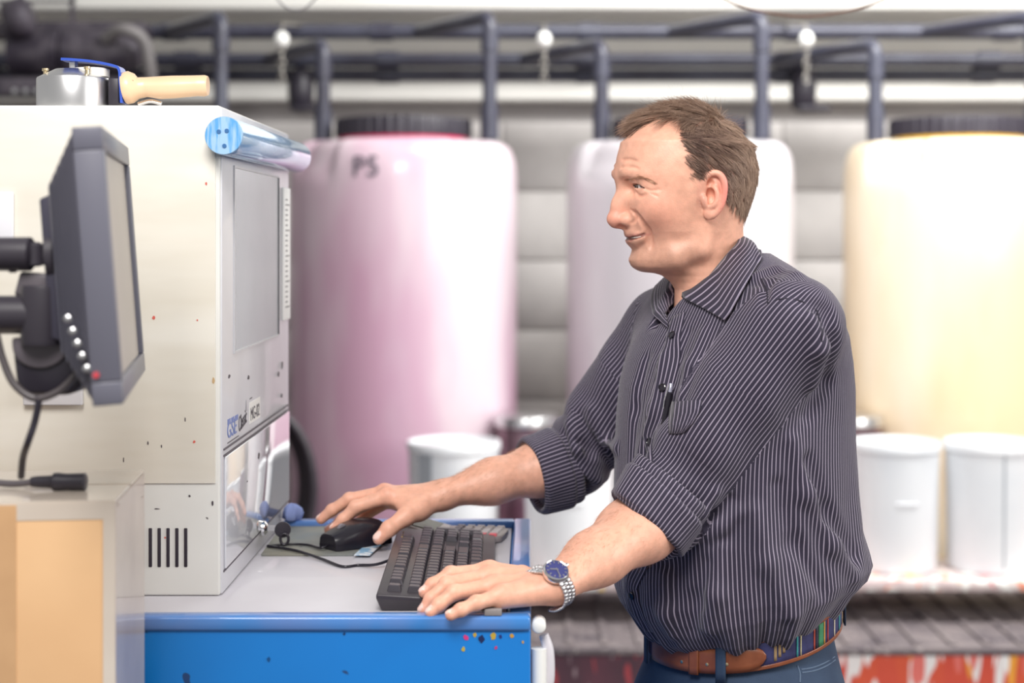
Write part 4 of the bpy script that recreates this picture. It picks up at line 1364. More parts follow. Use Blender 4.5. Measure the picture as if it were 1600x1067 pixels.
for s in (1, -1):
    nE = np.cross(EAR(1130, 305, 0, s) - EAR(1100, 305, 0, s), EAR(1112, 280, 0, s) - EAR(1112, 330, 0, s))
    nE = nE / np.linalg.norm(nE)
    xE = EAR(1130, 305, 0, s) - EAR(1100, 305, 0, s)
    xE /= np.linalg.norm(xE)
    R3 = np.stack([xE, np.cross(nE, xE), nE])
    body.u(ell(EAR(1114, 300, -0.0005, s), (0.0170, 0.0285, 0.0040), R3), 0.002)
    body.u(ell(EAR(1109, 333, -0.0005, s), (0.0085, 0.0095, 0.0050), R3), 0.004)
    body.s(ell(EAR(1109.5, 307, 0.0045, s), (0.0085, 0.0125, 0.0125), R3), 0.002)
    body.s(ell(EAR(1109, 286, 0.0055, s), (0.0062, 0.0066, 0.0075), R3), 0.002)
    chainc([EAR(u, v, .0045, s) for u, v in ((1112, 275.5), (1121, 279), (1126.5, 290), (1127, 305), (1123, 319))], [0.0020, 0.0030, 0.0032, 0.0030, 0.0016], 0.0015, 's')
    hel = [(1101, 301, .000), (1099.5, 289, .003), (1102, 279, .004), (1108, 272.5, .0045), (1116, 270, .0045), (1124.5, 272.5, .0045), (1130.5, 281, .0042), (1132.5, 292, .004), (1131.5, 306, .0032), (1128, 319, .0024), (1122, 329, .001), (1114, 337, 0)]
    chainc([EAR(u, v, o, s) for u, v, o in hel], [0.0030, 0.0036, 0.0038, 0.0040, 0.0040, 0.0040, 0.0040, 0.0038, 0.0036, 0.0036, 0.0040, 0.0045], 0.0015)
    anti = [(1113, 291, .001), (1119, 295, .0025), (1121.5, 303, .003), (1120.5, 313, .003), (1115.5, 321, .003), (1109, 324, .002)]
    chainc([EAR(u, v, o, s) for u, v, o in anti], [0.0018, 0.0028, 0.0032, 0.0032, 0.0032, 0.0028], 0.002)
    chainc([EAR(1097, 304, .001, s), EAR(1100, 311, .004, s), EAR(1101.5, 318, .003, s), EAR(1103, 324, .001, s)], [0.0030, 0.0036, 0.0030, 0.0024], 0.003)

# shoulders and a torso core inside the clothes
SL, SR = P(1238, 500, 2.06), P(1040, 508, 2.40)
EL, ER = P(1040, 797, 2.10), P(905, 717, 2.48)
WL, WR = P(867, 915, 1.945), P(694, 772, 2.405)
mid = (SL + SR) / 2
body.chain([SL + [0, 0, -0.02], SR + [0, 0, -0.02]], [0.032, 0.032], 0.03)
body.chain([H(-0.045, 0, -0.16), mid + [0.01, 0, -0.02], P(1165, 950, 2.23)], [0.055, 0.07, 0.10], 0.03)
# arms (two bones side by side flatten the forearm towards the wrist)
for S_, E_, W_, up in ((SL, EL, WL, np.array([0.05, -0.75, 0.45])), (SR, ER, WR, np.array([0.10, 0.35, -0.75]))):
    ax = (W_ - E_) / np.linalg.norm(W_ - E_)
    sd = np.cross(ax, [0.0, 0.25, 1.0]); sd /= np.linalg.norm(sd)
    body.chain([S_ + [0, 0, -0.012], E_], [0.034, 0.040], 0.02)
    m1, m2 = E_ + (W_ - E_) * 0.28, E_ + (W_ - E_) * 0.65
    for t in (1, -1):
        body.chain([E_ + sd * t * 0.010, m1 + sd * t * 0.016, m2 + sd * t * 0.013, W_ + sd * t * 0.0125], [0.036, 0.0335, 0.0245, 0.0168], 0.03)
NAILS = []


def finger(pts, rs, k=0.0035, up=(0, 0, 1)):
    pts = [np.asarray(p) for p in pts]
    body.chain(pts, rs, k)
    for p, r in zip(pts[1:-1], rs[1:-1]):
        body.u(sph(p + np.asarray(up) * r * 0.06, r * 1.015), 0.004)
    d = pts[-1] - pts[-2]
    d /= np.linalg.norm(d)
    n = np.asarray(up, float) - d * np.dot(up, d)
    n /= np.linalg.norm(n)
    NAILS.append((pts[-1] + d * rs[-1] * 0.05 + n * rs[-1] * 0.75, d, n, rs[-1]))


# near hand, palm down over the keyboard corner
MCP = [P(762, 893, 1.990), P(764, 901, 1.965), P(771, 916, 1.938), P(782, 931, 1.914)]
wl = WL
sideW = np.array([0.0, 1.0, 0.0])
for i, (m, o, r) in enumerate(zip(MCP, (0.015, 0.005, -0.006, -0.016), (0.0125, 0.0130, 0.0125, 0.0118))):
    body.chain([wl + sideW * o * 0.9 + [0.0, 0, -0.001], m - np.array([0, 0, 0.004])], [0.0150, r], 0.014)
body.u(ell((MCP[0] + MCP[3] + wl * 1.2) / 3.2 - np.array([0, 0, 0.008]), (0.034, 0.034, 0.012)), 0.012)
finger([MCP[0], P(704, 897, 1.978), P(676, 914, 1.968), P(663, 925, 1.962)], [0.0105, 0.0092, 0.0082, 0.0072])
finger([MCP[1], P(698, 913, 1.945), P(674, 936, 1.935), P(662, 953, 1.930)], [0.0108, 0.0094, 0.0083, 0.0072])
finger([MCP[2], P(709, 926, 1.921), P(686, 945, 1.911), P(673, 957, 1.905)], [0.0106, 0.0092, 0.0081, 0.0071])
finger([MCP[3], P(744, 942, 1.897), P(720, 953, 1.888), P(704, 961, 1.884)], [0.0096, 0.0084, 0.0074, 0.0066])
body.chain([wl + [0.0, 0.014, -0.008], P(815, 903, 2.005), P(775, 908, 2.030), P(748, 908, 2.036)], [0.0150, 0.0140, 0.0105, 0.0085], 0.010)
for m in MCP:
    body.u(sph(m + np.array([0.0, 0, 0.0030]), 0.0088), 0.012)
    body.chain([m + np.array([0.006, 0, 0.008]), m * 0.45 + wl * 0.55 + np.array([0, 0, 0.012])], [0.0030, 0.0020], 0.010)

# far hand on the mouse
MR = [P(606, 775, 2.392), P(601, 770, 2.412), P(603, 774, 2.432), P(609, 782, 2.450)]
wr = WR
for i, (m, o, r) in enumerate(zip(MR, (-0.012, -0.003, 0.006, 0.014), (0.0128, 0.0130, 0.0122, 0.0115))):
    body.chain([wr + np.array([0, o * 0.9, -0.001 - 0.10 * abs(o)]), m - np.array([0, 0, 0.002])], [0.0160, r], 0.014)
body.u(ell((MR[0] + MR[3] + wr * 1.2) / 3.2 - np.array([0, 0, 0.010]), (0.034, 0.030, 0.012)), 0.012)
finger([MR[0], P(556, 792, 2.388), P(536, 812, 2.386), P(523, 825, 2.385)], [0.0112, 0.0096, 0.0086, 0.0076], up=(-0.25, 0, 1))
finger([MR[1], P(546, 780, 2.418), P(519, 797, 2.420), P(502, 811, 2.420)], [0.0112, 0.0096, 0.0086, 0.0076], up=(-0.2, 0, 1))
finger([MR[2], P(555, 796, 2.446), P(530, 818, 2.448), P(514, 828, 2.448)], [0.0106, 0.0092, 0.0082, 0.0072])
finger([MR[3], P(574, 803, 2.462), P(556, 820, 2.464), P(545, 829, 2.464)], [0.0095, 0.0084, 0.0074, 0.0066])
body.chain([wr + [-0.012, -0.012, -0.006], P(655, 795, 2.372), P(634, 807, 2.352)], [0.0165, 0.0160, 0.0135], 0.012)
finger([P(634, 807, 2.352), P(608, 826, 2.338), P(592, 841, 2.332)], [0.0130, 0.0110, 0.0092], 0.006, up=(-0.4, -0.65, 0.5))
for m in MR[:3]:
    body.u(sph(m + np.array([0.0, 0, 0.004]), 0.0092), 0.010)
# web between thumb and forefinger
body.u(ell((P(606, 775, 2.392) + P(634, 807, 2.352)) / 2 + np.array([0.016, 0.004, 0.0]), (0.017, 0.012, 0.012)), 0.014)
# nails: slightly raised plates
for c, d, n, r in NAILS:
    R3 = np.stack([d, np.cross(n, d), n])
    body.u(ell(c, (r * 0.80, r * 0.62, r * 0.32), R3), 0.0008)

BV, BT_, BQ = polygonize(body, (-0.34, 1.80, 1.00), (0.50, 2.60, 1.80), 0.0016)

# ---- skin colour: rosy ear, nose, cheeks, lips and knuckles; stubble and jaw shade; scalp under the hair
EARC = hloc(EAR(1113, 304))


def scalp_mask(q):
    """how densely hair grows, 0..1; q in head coordinates (forward, left, up)"""
    f, l, z = q[:, 0], np.abs(q[:, 1]), q[:, 2]
    wob = 0.003 * np.sin(l * 420 + z * 310) + 0.002 * np.sin(l * 900 - z * 700)
    fr_top = np.interp(l, [0.0, 0.014, 0.024, 0.034, 0.046, 0.056, 0.064, 0.08], [0.078, 0.075, 0.064, 0.045, 0.030, 0.030, 0.034, 0.034])
    fr_side = np.interp(z, [-0.03, -0.012, 0.012, 0.020, 0.028, 0.055, 0.085, 0.1], [0.003, 0.005, 0.010, 0.020, 0.026, 0.032, 0.033, 0.033])
    w = sm(z, 0.060, 0.085)
    front = fr_side * (1 - w) + fr_top * w
    front = np.where(z > 0.085, fr_top, front)
    low = np.interp(f, [-0.10, -0.075, -0.055, -0.035, -0.012, 0.0, 0.02], [-0.040, -0.040, -0.034, -0.020, -0.002, -0.016, 0.012])
    ear = (skull(HC + q @ HR) > 0.0022) & (z < 0.04) & (f < 0.02)
    m = sm(front + wob - f, -0.001, 0.007) * sm(z - low + wob * 0.6, 0.0, 0.010)
    m = np.where((f > -0.006) & (z < 0.006), m * 0.35, m)
    eo = ((f - EARC[0]) / 0.0205) ** 2 + ((z - EARC[2]) / 0.0345) ** 2 < 1
    return np.where(ear | eo, 0, m)


SLIT = [(0.0880, 0, -0.0650), (0.0850, 0.010, -0.0645)] + [tuple(x) for x in sl]
no_slit = Field()
no_slit.ops = [o for o in body.ops if id(o) not in SLIT_OPS]


def colour_body(V):
    q = hloc(V)
    base = np.array(lin((236, 178, 152)))
    col = np.tile(base, (len(V), 1))

    def blend(w, c):
        nonlocal col
        w = np.clip(w, 0, 1)[:, None]
        col = col * (1 - w) + np.array(lin(c)) * w

    def g(c, r):
        return np.exp(-(((V - np.asarray(c)) / r) ** 2).sum(1))
    head = q[:, 2] > -0.14
    blend(0.55 * g(H(0.104, 0, -0.038), 0.017), (222, 128, 112))
    blend(0.38 * g(H(0.060, 0.05, -0.028), 0.028), (226, 142, 122))
    blend(0.30 * g(H(0.10, 0, 0.03), 0.03), (230, 164, 138))
    ear = sm(np.abs(q[:, 1]), 0.0715, 0.0745) * (np.abs(q[:, 2] + 0.004) < 0.045) * (q[:, 0] < 0.012) * (q[:, 0] > -0.06)
    blend(ear * (0.12 + 0.70 * sm(-q[:, 0], 0.010, 0.030)), (236, 124, 118))
    # lips
    zl = -0.0655 + 0.24 * np.maximum(np.abs(q[:, 1]) - 0.006, 0)
    lipz = np.abs(q[:, 2] - zl) - 0.0068 * np.clip(1 - (np.abs(q[:, 1]) / 0.040) ** 2, 0, 1)
    blend(head * (np.abs(q[:, 1]) < 0.040) * (q[:, 0] > 0.052) * sm(-lipz, -0.0008, 0.0018) * 0.7, (206, 128, 116))
    mi = np.where((np.abs(q[:, 1]) < 0.05) & (q[:, 0] > 0.04) & (np.abs(q[:, 2] + 0.063) < 0.02))[0]
    vm = V[mi].astype(np.float32)
    dist = np.full(len(mi), 1.0)
    for c0_, c1_ in zip(SLIT[:-1], SLIT[1:]):
        for sg in (1, -1):
            dist = np.minimum(dist, rcone(H(c0_[0], c0_[1] * sg, c0_[2]), H(c1_[0], c1_[1] * sg, c1_[2]), 0, 0).f(vm))
    wm = np.zeros(len(V))
    wm[mi] = 0.85 * sm(-no_slit(vm), 0.0002, 0.0012) * (dist < 0.0045)
    blend(wm, (116, 60, 56))
    # stubble on the lower face, then stubble mixed with painted under-jaw shade
    st_ = head * sm(-q[:, 2], 0.040, 0.062) * sm(q[:, 0], -0.012, 0.02) * sm(q[:, 2], -0.128, -0.105)
    blend(0.20 * st_, (176, 138, 122))
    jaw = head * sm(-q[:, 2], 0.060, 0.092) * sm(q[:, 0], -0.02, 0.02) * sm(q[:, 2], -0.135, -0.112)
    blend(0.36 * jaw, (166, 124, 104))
    blend(0.22 * head * np.exp(-((q[:, 0] - 0.006) / 0.009) ** 2 - ((q[:, 2] + 0.004) / 0.018) ** 2) * (np.abs(q[:, 1]) > 0.055), (140, 110, 100))
    blend(0.78 * head * scalp_mask(q), (118, 88, 74))
    # hands
    for c in list(MCP) + list(MR):
        blend(0.28 * g(np.asarray(c) + [0, 0, 0.01], 0.012), (226, 140, 116))
    for c, d, n, r in NAILS:
        blend(0.30 * g(c, 0.012), (230, 146, 126))
        rel = V - c
        a, b, h_ = rel @ d, rel @ np.cross(n, d), rel @ n
        nail = ((a / (r * 0.85)) ** 2 + (b / (r * 0.66)) ** 2 < 1) & (h_ > -0.001) & (np.abs(h_) < 0.006)
        blend(nail * 0.85, (248, 214, 204))
    return col


skin = bpy.data.materials.new('skin')
skin.use_nodes = True
nt = skin.node_tree
b = nt.nodes['Principled BSDF']
at = nt.nodes.new('ShaderNodeAttribute')
at.attribute_name = 'tone'
tc = nt.nodes.new('ShaderNodeTexCoord')
n1 = nt.nodes.new('ShaderNodeTexNoise')
n1.inputs['Scale'].default_value = 90
n1.inputs['Detail'].default_value = 5
nt.links.new(tc.outputs['Object'], n1.inputs['Vector'])
mr = nt.nodes.new('ShaderNodeMapRange')
mr.inputs[1].default_value, mr.inputs[2].default_value = 0.3, 0.7
mr.inputs[3].default_value, mr.inputs[4].default_value = 0.9, 1.08
nt.links.new(n1.outputs[0], mr.inputs[0])
mx = nt.nodes.new('ShaderNodeVectorMath')
mx.operation = 'SCALE'
nt.links.new(at.outputs['Color'], mx.inputs[0])
nt.links.new(mr.outputs[0], mx.inputs['Scale'])
nt.links.new(mx.outputs[0], b.inputs['Base Color'])
b.inputs['Roughness'].default_value = 0.46
b.inputs['Subsurface Weight'].default_value = 0.12
b.inputs['Subsurface Radius'].default_value = (0.012, 0.005, 0.003)
n2 = nt.nodes.new('ShaderNodeTexNoise')
n2.inputs['Scale'].default_value = 520
n2.inputs['Detail'].default_value = 3
nt.links.new(tc.outputs['Object'], n2.inputs['Vector'])
bp = nt.nodes.new('ShaderNodeBump')
bp.inputs['Strength'].default_value = 0.22
bp.inputs['Distance'].default_value = 0.0012
nt.links.new(n2.outputs[0], bp.inputs['Height'])
nt.links.new(bp.outputs[0], b.inputs['Normal'])

man = thing('person', 'man in dark pinstriped shirt and navy trousers leaning over the keyboard', 'person', (0.3, 2.23, 0))
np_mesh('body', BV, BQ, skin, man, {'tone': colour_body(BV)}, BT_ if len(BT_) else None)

# eyes and teeth
m_eye = mat('eye_white', lin((216, 206, 202)), 0.15, coat=0.4)
for e, s in zip(EYES, (1, -1)):
    gz = (HFv * 0.995 + HLv * 0.08 * 1)
    gz = Vector(gz / np.linalg.norm(gz))
    eb = lathe('eyeball', [(0.0122 * math.sin(a), -0.0122 * math.cos(a)) for a in np.linspace(0.02, math.pi - 0.55, 18)], e, m_eye, man, seg=32, axis=gz, smooth=True)
    lathe('iris', [(0.0064, 0.01035), (0.0052, 0.0116), (0.0030, 0.0126), (0.0006, 0.0129)], e, mat('grey_brown_iris', lin((84, 66, 56)), 0.1, coat=1.0), eb, seg=28, axis=gz, smooth=True)
    lathe('pupil', [(0.0027, 0.01265), (0.0024, 0.0130), (0.0004, 0.0131)], e, mat('pupil', lin((20, 18, 20)), 0.05), eb, seg=20, axis=gz, smooth=True)
for s in (1, -1):
    pts = []
    for (u, v) in ((989.5, 290.2), (993, 289.8), (998, 290.3), (1003, 291.6), (1007.5, 294)):
        f, l, z = hloc(body.hit(u, v, 1.9, 2.5) + np.array([0, -0.0004, 0.0]))
        pts.append(H(f, l * s, z))
    tube('eyelash_line', pts, [0.0005, 0.0007, 0.0008, 0.0008, 0.0004], mat('dark_lash', lin((70, 48, 44)), 0.6), man, smooth_path=5, seg=6)
tp = [hloc(no_slit.hit(u, v, 1.9, 2.5)) for u, v in ((986.5, 371.2), (990, 370.8), (994, 370.3), (999, 369.2))]
pts = [H(f - 0.0030, l * 0.95, z - 0.0002) for f, l, z in tp]
pts = [H(f - 0.0030, -l * 0.95, z - 0.0002) for f, l, z in tp[::-1]] + pts
tube('teeth', pts, [0.0009] * len(pts), mat('teeth', lin((206, 198, 188)), 0.25), man, smooth_path=4, seg=10)
# ================================================================ hair, eyebrows
rng = np.random.default_rng(11)


def strands(name, roots, dirs, nrm, length, width, m, par, curl=0.25, segs=5, droop=0.0, lift=0.3, tones=None):
    """tapering three-sided hairs; dirs = where each is combed"""
    N = len(roots)
    p = roots.copy()
    d = dirs * (1 - lift) + nrm * lift
    d /= np.linalg.norm(d, axis=1, keepdims=True)
    kink = rng.normal(0, 1, (N, 3)) * curl
    side = np.cross(d, nrm)
    side /= np.linalg.norm(side, axis=1, keepdims=True) + 1e-9
    pts = []
    for i in range(segs + 1):
        pts.append(p.copy())
        t = i / segs
        dd = d * (1 - 0.55 * t) + dirs * 0.55 * t + kink * t * 0.6 + np.array([0, 0, -droop * t])
        dd /= np.linalg.norm(dd, axis=1, keepdims=True)
        p = p + dd * (length / segs)[:, None]
    up = np.cross(side, d)
    V = np.zeros((N, segs + 1, 3, 3), np.float32)
    for i in range(segs + 1):
        w = (width * (1.0 - 0.85 * (i / segs) ** 1.5))[:, None]
        for k, a in enumerate((0, 2.094, 4.189)):
            V[:, i, k] = pts[i] + side * math.cos(a) * w + up * math.sin(a) * w
    base = (np.arange(N) * (segs + 1) * 3)[:, None, None]
    ii, kk = np.meshgrid(np.arange(segs), np.arange(3), indexing='ij')
    k2 = (kk + 1) % 3
    q = np.stack([ii * 3 + kk, ii * 3 + k2, (ii + 1) * 3 + k2, (ii + 1) * 3 + kk], -1).reshape(1, -1, 4) + base
    tone = np.repeat(rng.random(N) if tones is None else tones, (segs + 1) * 3)
    return np_mesh(name, V.reshape(-1, 3), q.reshape(-1, 4).astype(np.int32), m, par, {'shade': tone}, flip=False)


def hair_mat(name, dark, light):
    m = bpy.data.materials.new(name)
    m.use_nodes = True
    nt = m.node_tree
    b = nt.nodes['Principled BSDF']
    at = nt.nodes.new('ShaderNodeAttribute')
    at.attribute_name = 'shade'
    r = nt.nodes.new('ShaderNodeMix')
    r.data_type = 'RGBA'
    r.inputs[6].default_value = (*dark, 1)
    r.inputs[7].default_value = (*light, 1)
    nt.links.new(at.outputs['Fac'], r.inputs[0])
    nt.links.new(r.outputs[2], b.inputs['Base Color'])
    b.inputs['Roughness'].default_value = 0.42
    b.inputs['Specular IOR Level'].default_value = 0.4
    return m


m_hair = hair_mat('brown_hair', lin((98, 74, 66)), lin((192, 162, 140)))


def vnormals(V, Q):
    n = np.zeros_like(V)
    fn = np.cross(V[Q[:, 2]] - V[Q[:, 0]], V[Q[:, 3]] - V[Q[:, 1]])
    for k in range(4):
        np.add.at(n, Q[:, k], fn)
    return n / (np.linalg.norm(n, axis=1, keepdims=True) + 1e-12)


hq = hloc(BV)
dens_ = scalp_mask(hq) * (hq[:, 2] > -0.05) * (np.abs(hq[:, 1]) < 0.082)
VN = vnormals(BV, BQ)
cenH = H(0, 0, 0.03)
sgn = np.sign(((BV - cenH) * VN)[dens_ > 0.5].sum(1).mean())
pick = rng.choice(len(BV), 21000, p=dens_ / dens_.sum())
rt = BV[pick] + rng.normal(0, 0.0006, (len(pick), 3))
nr = VN[pick] * sgn
q = hloc(rt)
f, l, z = q[:, 0], q[:, 1], q[:, 2]
# combing: forward on top, back and down on the sides, down at the nape
top = sm(z + 0.10 * np.abs(l) * 0, 0.078, 0.108)
fr = sm(f, 0.015, 0.06) * top
sidew = 1 - top
df = top * (0.85 * sm(f, -0.075, 0.0) + 0.05) - sidew * (0.80 * sm(z, -0.03, 0.05) * sm(f, -0.085, -0.03) + 0.05)
dl = -0.45 * fr + 0.30 * np.sign(l) * top * sm(np.abs(l), 0.02, 0.05) * (1 - fr)
dz = top * 0.05 - sidew * (0.60 + 0.5 * sm(-f, 0.02, 0.08)) - 0.55 * fr * sm(f, 0.05, 0.075)


def flow(n_):
    d_ = df[:, None] * HFv + dl[:, None] * HLv + dz[:, None] * np.array([0, 0, 1.0])
    d_ = d_ + rng.normal(0, n_, d_.shape)
    d_ -= nr * (d_ * nr).sum(1)[:, None] * 0.9
    return d_ / np.linalg.norm(d_, axis=1, keepdims=True)


dirs = flow(0.16)
# locks: hairs share the course of the nearest guide
K = 1100
gi = rng.choice(len(rt), K, replace=False)
gd = flow(0.34)[gi]
own = np.zeros(len(rt), int)
for s0 in range(0, len(rt), 2000):
    own[s0:s0 + 2000] = np.argmin(((rt[s0:s0 + 2000, None] - rt[gi][None]) ** 2).sum(-1), 1)
conv = (rt[gi][own] - rt)
dirs = dirs * 0.45 + gd[own] * 0.65 + conv * 28
dirs -= nr * (dirs * nr).sum(1)[:, None] * 0.6
dirs /= np.linalg.norm(dirs, axis=1, keepdims=True)
ln = 0.010 + 0.017 * top + 0.010 * sm(z, -0.01, 0.06) + 0.010 * fr
ln = ln * (0.7 + 0.5 * rng.random(len(ln))) * (1 - 0.40 * sm(-f, 0.035, 0.07) * sm(z, 0.03, 0.06)) * np.where((f > -0.02) & (z < 0.035), 0.45 + 0.55 * sm(z, 0.012, 0.035), 1.0)
gt = rng.random(K)
ton = np.clip(0.18 + 0.20 * rng.random(len(ln)) + 0.36 * gt[own] + 0.28 * sm(-f, 0.02, 0.09) + 0.22 * fr + 0.12 * top - 0.30 * (sidew * sm(f, -0.045, 0.01)), 0, 1)
lf = 0.20 + 0.10 * top
hair = strands('hair', rt, dirs, nr, ln, np.full(len(ln), 0.00034), m_hair, man, curl=0.14, droop=0.05, lift=0.20, tones=ton)
# loose wisps along the crown
wi = rng.choice(len(pick), 420)
wi = wi[(z[wi] > 0.085)]
d2 = dirs[wi] * 0.7 + nr[wi] * 0.5 + rng.normal(0, 0.3, (len(wi), 3))
d2 /= np.linalg.norm(d2, axis=1, keepdims=True)
strands('hair_wisps', rt[wi], d2, nr[wi], 0.022 + 0.016 * rng.random(len(wi)), np.full(len(wi), 0.00016), m_hair, hair, curl=0.6, lift=0.45)['kind'] = 'stuff'
# eyebrows
m_brow = hair_mat('light_brown_brow', lin((172, 124, 100)), lin((216, 170, 140)))
for s in (1, -1):
    N = 170
    t = rng.random(N) ** 0.8
    bl = np.array(brow_l)
    pf, pl_, pz = (np.interp(t * (len(bl) - 1), range(len(bl)), bl[:, i]) for i in range(3))
    pl_ = pl_ * s
    pz = pz + rng.normal(0, 0.0013, N) * (1 - 0.5 * t)
    r0 = HC + np.outer(pf, HFv) + np.outer(pl_, HLv) + np.outer(pz, [0, 0, 1.0])
    d = body(r0)
    nn = np.stack([(body(r0 + np.eye(3)[i] * 0.001) - body(r0 - np.eye(3)[i] * 0.001)) for i in range(3)], 1)
    nn /= np.linalg.norm(nn, axis=1, keepdims=True)
    r0 = r0 - nn * d[:, None]
    dd = np.outer(-0.35 - 0.45 * t, HFv) + np.outer(np.full(N, 0.65 * s), HLv) + np.outer(0.25 - 0.7 * t, [0, 0, 1.0]) + rng.normal(0, 0.14, (N, 3))
    dd -= nn * (dd * nn).sum(1)[:, None]
    dd /= np.linalg.norm(dd, axis=1, keepdims=True)
    strands('eyebrow', r0, dd, nn, 0.007 + 0.003 * rng.random(N), np.full(N, 0.00022), m_brow, man, curl=0.08, segs=3, lift=0.10)
# ================================================================ shirt
YAW = math.radians(23)
TF = np.array([-math.cos(YAW), -math.sin(YAW), 0.0])
TL = np.array([math.sin(YAW), -math.cos(YAW), 0.0])
KD = 2.23
# silhouette of the torso: image row, front edge, back edge, half breadth across the shoulders
TK = []
for v, uf, ub, ay in ((395, 1105, 1180, 0.075), (412, 1085, 1222, 0.105), (440, 1055, 1262, 0.150), (480, 1024, 1296, 0.180), (520, 1000, 1312, 0.190), (560, 981, 1320, 0.193), (600, 970, 1325, 0.193), (650, 965, 1327, 0.190),
                      (700, 963, 1330, 0.188), (760, 961, 1335, 0.186), (820, 959, 1342, 0.186), (880, 958, 1350, 0.188), (915, 960, 1353, 0.188), (940, 968, 1346, 0.184), (960, 981, 1330, 0.176),
                      (980, 996, 1314, 0.164), (992, 1010, 1304, 0.152), (1003, 1022, 1292, 0.142), (1030, 1024, 1290, 0.140)):
    z = EYE - (v - CY) / F_PX * KD
    k = F_PX / KD
    hx = (ub - uf) / 2 / k
    cx = ((uf + ub) / 2 - CX) / k
    ax_ = math.sqrt(max(hx * hx - (ay * math.sin(YAW)) ** 2, 0.0016)) / math.cos(YAW)
    TK.append((z, cx, KD, ax_, ay))
TK = np.array(TK, np.float32)[::-1]
BELT_Z = EYE - (1000 - CY) / F_PX * KD


BELT_C = 1.0575      # belt height at the hip; it dips towards the front


def torso_par(z, f=None):
    if f is not None:
        w = np.clip((1.19 - z) / 0.08, 0, 1)
        z = z + w * (0.235 * np.clip(f, -0.14, 0.14) - (BELT_C - BELT_Z))
    return [np.interp(z, TK[:, 0], TK[:, i]).astype(np.float32) for i in range(1, 5)]




def torso_angle(p):
    cx, cy, a, b_ = torso_par(p[..., 2], (p[..., 0] - 0.298) * TF[0] + (p[..., 1] - KD) * TF[1])
    x, y = p[..., 0] - cx, p[..., 1] - cy
    F_ = x * TF[0] + y * TF[1]
    L_ = x * TL[0] + y * TL[1]
    return np.arctan2(L_ / b_, F_ / a), F_, L_, a, b_


FOLDS = []       # (pixel path, depth of fold) filled below


def torso_sdf(p):
    z = p[..., 2]
    th, F_, L_, a, b_ = torso_angle(p)
    q = np.sqrt((F_ / a) ** 2 + (L_ / b_) ** 2) + 1e-5
    g = np.sqrt((F_ / a ** 2) ** 2 + (L_ / b_ ** 2) ** 2) / q + 1e-4
    d = (q - 1) / g
    # cloth: long soft folds running down, gathered above the belt
    low = np.clip((1.36 - z) / 0.30, 0, 1)
    gath = np.clip((BELT_C - 0.235 * F_ + 0.10 - z) / 0.10, 0, 1)
    d = d - 0.0042 * low * np.sin(th * 9 + 6.0 * z + 1.3 * np.sin(th * 3 + z * 9)) - 0.0028 * low * np.sin(th * 17 - 11 * z + 2) \
        - 0.0040 * gath * np.sin(th * 26 + 3 * np.sin(th * 5))
    top = z - TK[-1, 0]
    bot = BELT_C - 0.006 - 0.235 * F_ - z
    return np.maximum(np.maximum(np.clip(d, -0.06, None), top), bot)


shirt = Field()
shirt.u(Prim(torso_sdf, (0.28, 2.23, 1.26), 0.45))
CL, CR = P(1013, 812, 2.065), P(838, 742, 2.455)         # centres of the cuff openings
neckb = H(-0.055, 0, -0.150)
for S_, far in ((SL, 0), (SR, 1)):
    shirt.chain([neckb + np.array([0, -0.03 if not far else 0.03, -0.03]), S_ + np.array([0.0, 0.0, -0.006])], [0.052, 0.060], 0.05)
ARM = {}
for nm, S_, E_, C_ in (('L', SL, EL, CL), ('R', SR, ER, CR)):
    d1 = (E_ - S_)
    pts = [S_ + np.array([0.002, 0, -0.008]), S_ + d1 * 0.35, S_ + d1 * 0.70, E_ + (C_ - E_) * 0.12 + np.array([0, 0, 0.0]), C_]
    ARM[nm] = np.array(pts)


def arm_coord(p, A_):
    """nearest parameter along a sleeve, distance to its axis and angle round it"""
    best = np.full(p.shape[:-1], 1e9, np.float32)
    tt = np.zeros_like(best)
    ang = np.zeros_like(best)
    n = len(A_) - 1
    for i in range(n):
        a, b_ = A_[i].astype(np.float32), A_[i + 1].astype(np.float32)
        ab = b_ - a
        h_ = (p - a) @ ab / (ab @ ab)
        hc = np.clip(h_, 0, 1 if i < n - 1 else 2)
        rel = p - a - hc[..., None] * ab
        d = np.sqrt((rel ** 2).sum(-1))
        m = d < best
        ax_ = ab / np.linalg.norm(ab)
        e1 = np.cross(ax_, [0, 1, 0]).astype(np.float32)
        e1 /= np.linalg.norm(e1)
        e2 = np.cross(ax_, e1)
        best = np.where(m, d, best)
        tt = np.where(m, i + hc, tt)
        ang = np.where(m, np.arctan2(rel @ e2, rel @ e1), ang)
    return tt, best, ang


SRAD = {'L': [0.059, 0.064, 0.062, 0.058, 0.053], 'R': [0.060, 0.064, 0.062, 0.058, 0.053]}


def sleeve_sdf(nm):
    A_, R_ = ARM[nm], np.array(SRAD[nm], np.float32)
    ph = 0.0 if nm == 'L' else 2.0

    def f(p):
        t, d, ang = arm_coord(p, A_)
        r = np.interp(np.clip(t, 0, 4), np.arange(5), R_).astype(np.float32)
        low = np.clip((t - 1.0) / 2.0, 0, 1) * np.clip((4.0 - t) / 0.4, 0.3, 1)
        w = 0.0036 * low * np.sin(7.0 * t + 2.2 * np.sin(ang + ph) + ph) + 0.0022 * np.sin(3 * ang + 5 * t + ph) * np.clip(t, 0, 1)
        bun = 0.0060 * np.clip(1 - np.abs(t - 3.0) / 0.8, 0, 1) * np.sin(11 * t + 1.5 * np.cos(ang - 0.8))
        dd = d - r - w - bun
        return np.maximum(np.maximum(dd, (t - 4.0) * 0.08), (-0.9 - t) * 0.1)
    c = A_.mean(0)
    return Prim(f, c, float(np.linalg.norm(A_ - c, axis=1).max() + 0.09))


for nm in ('L', 'R'):
    shirt.u(sleeve_sdf(nm), 0.022)
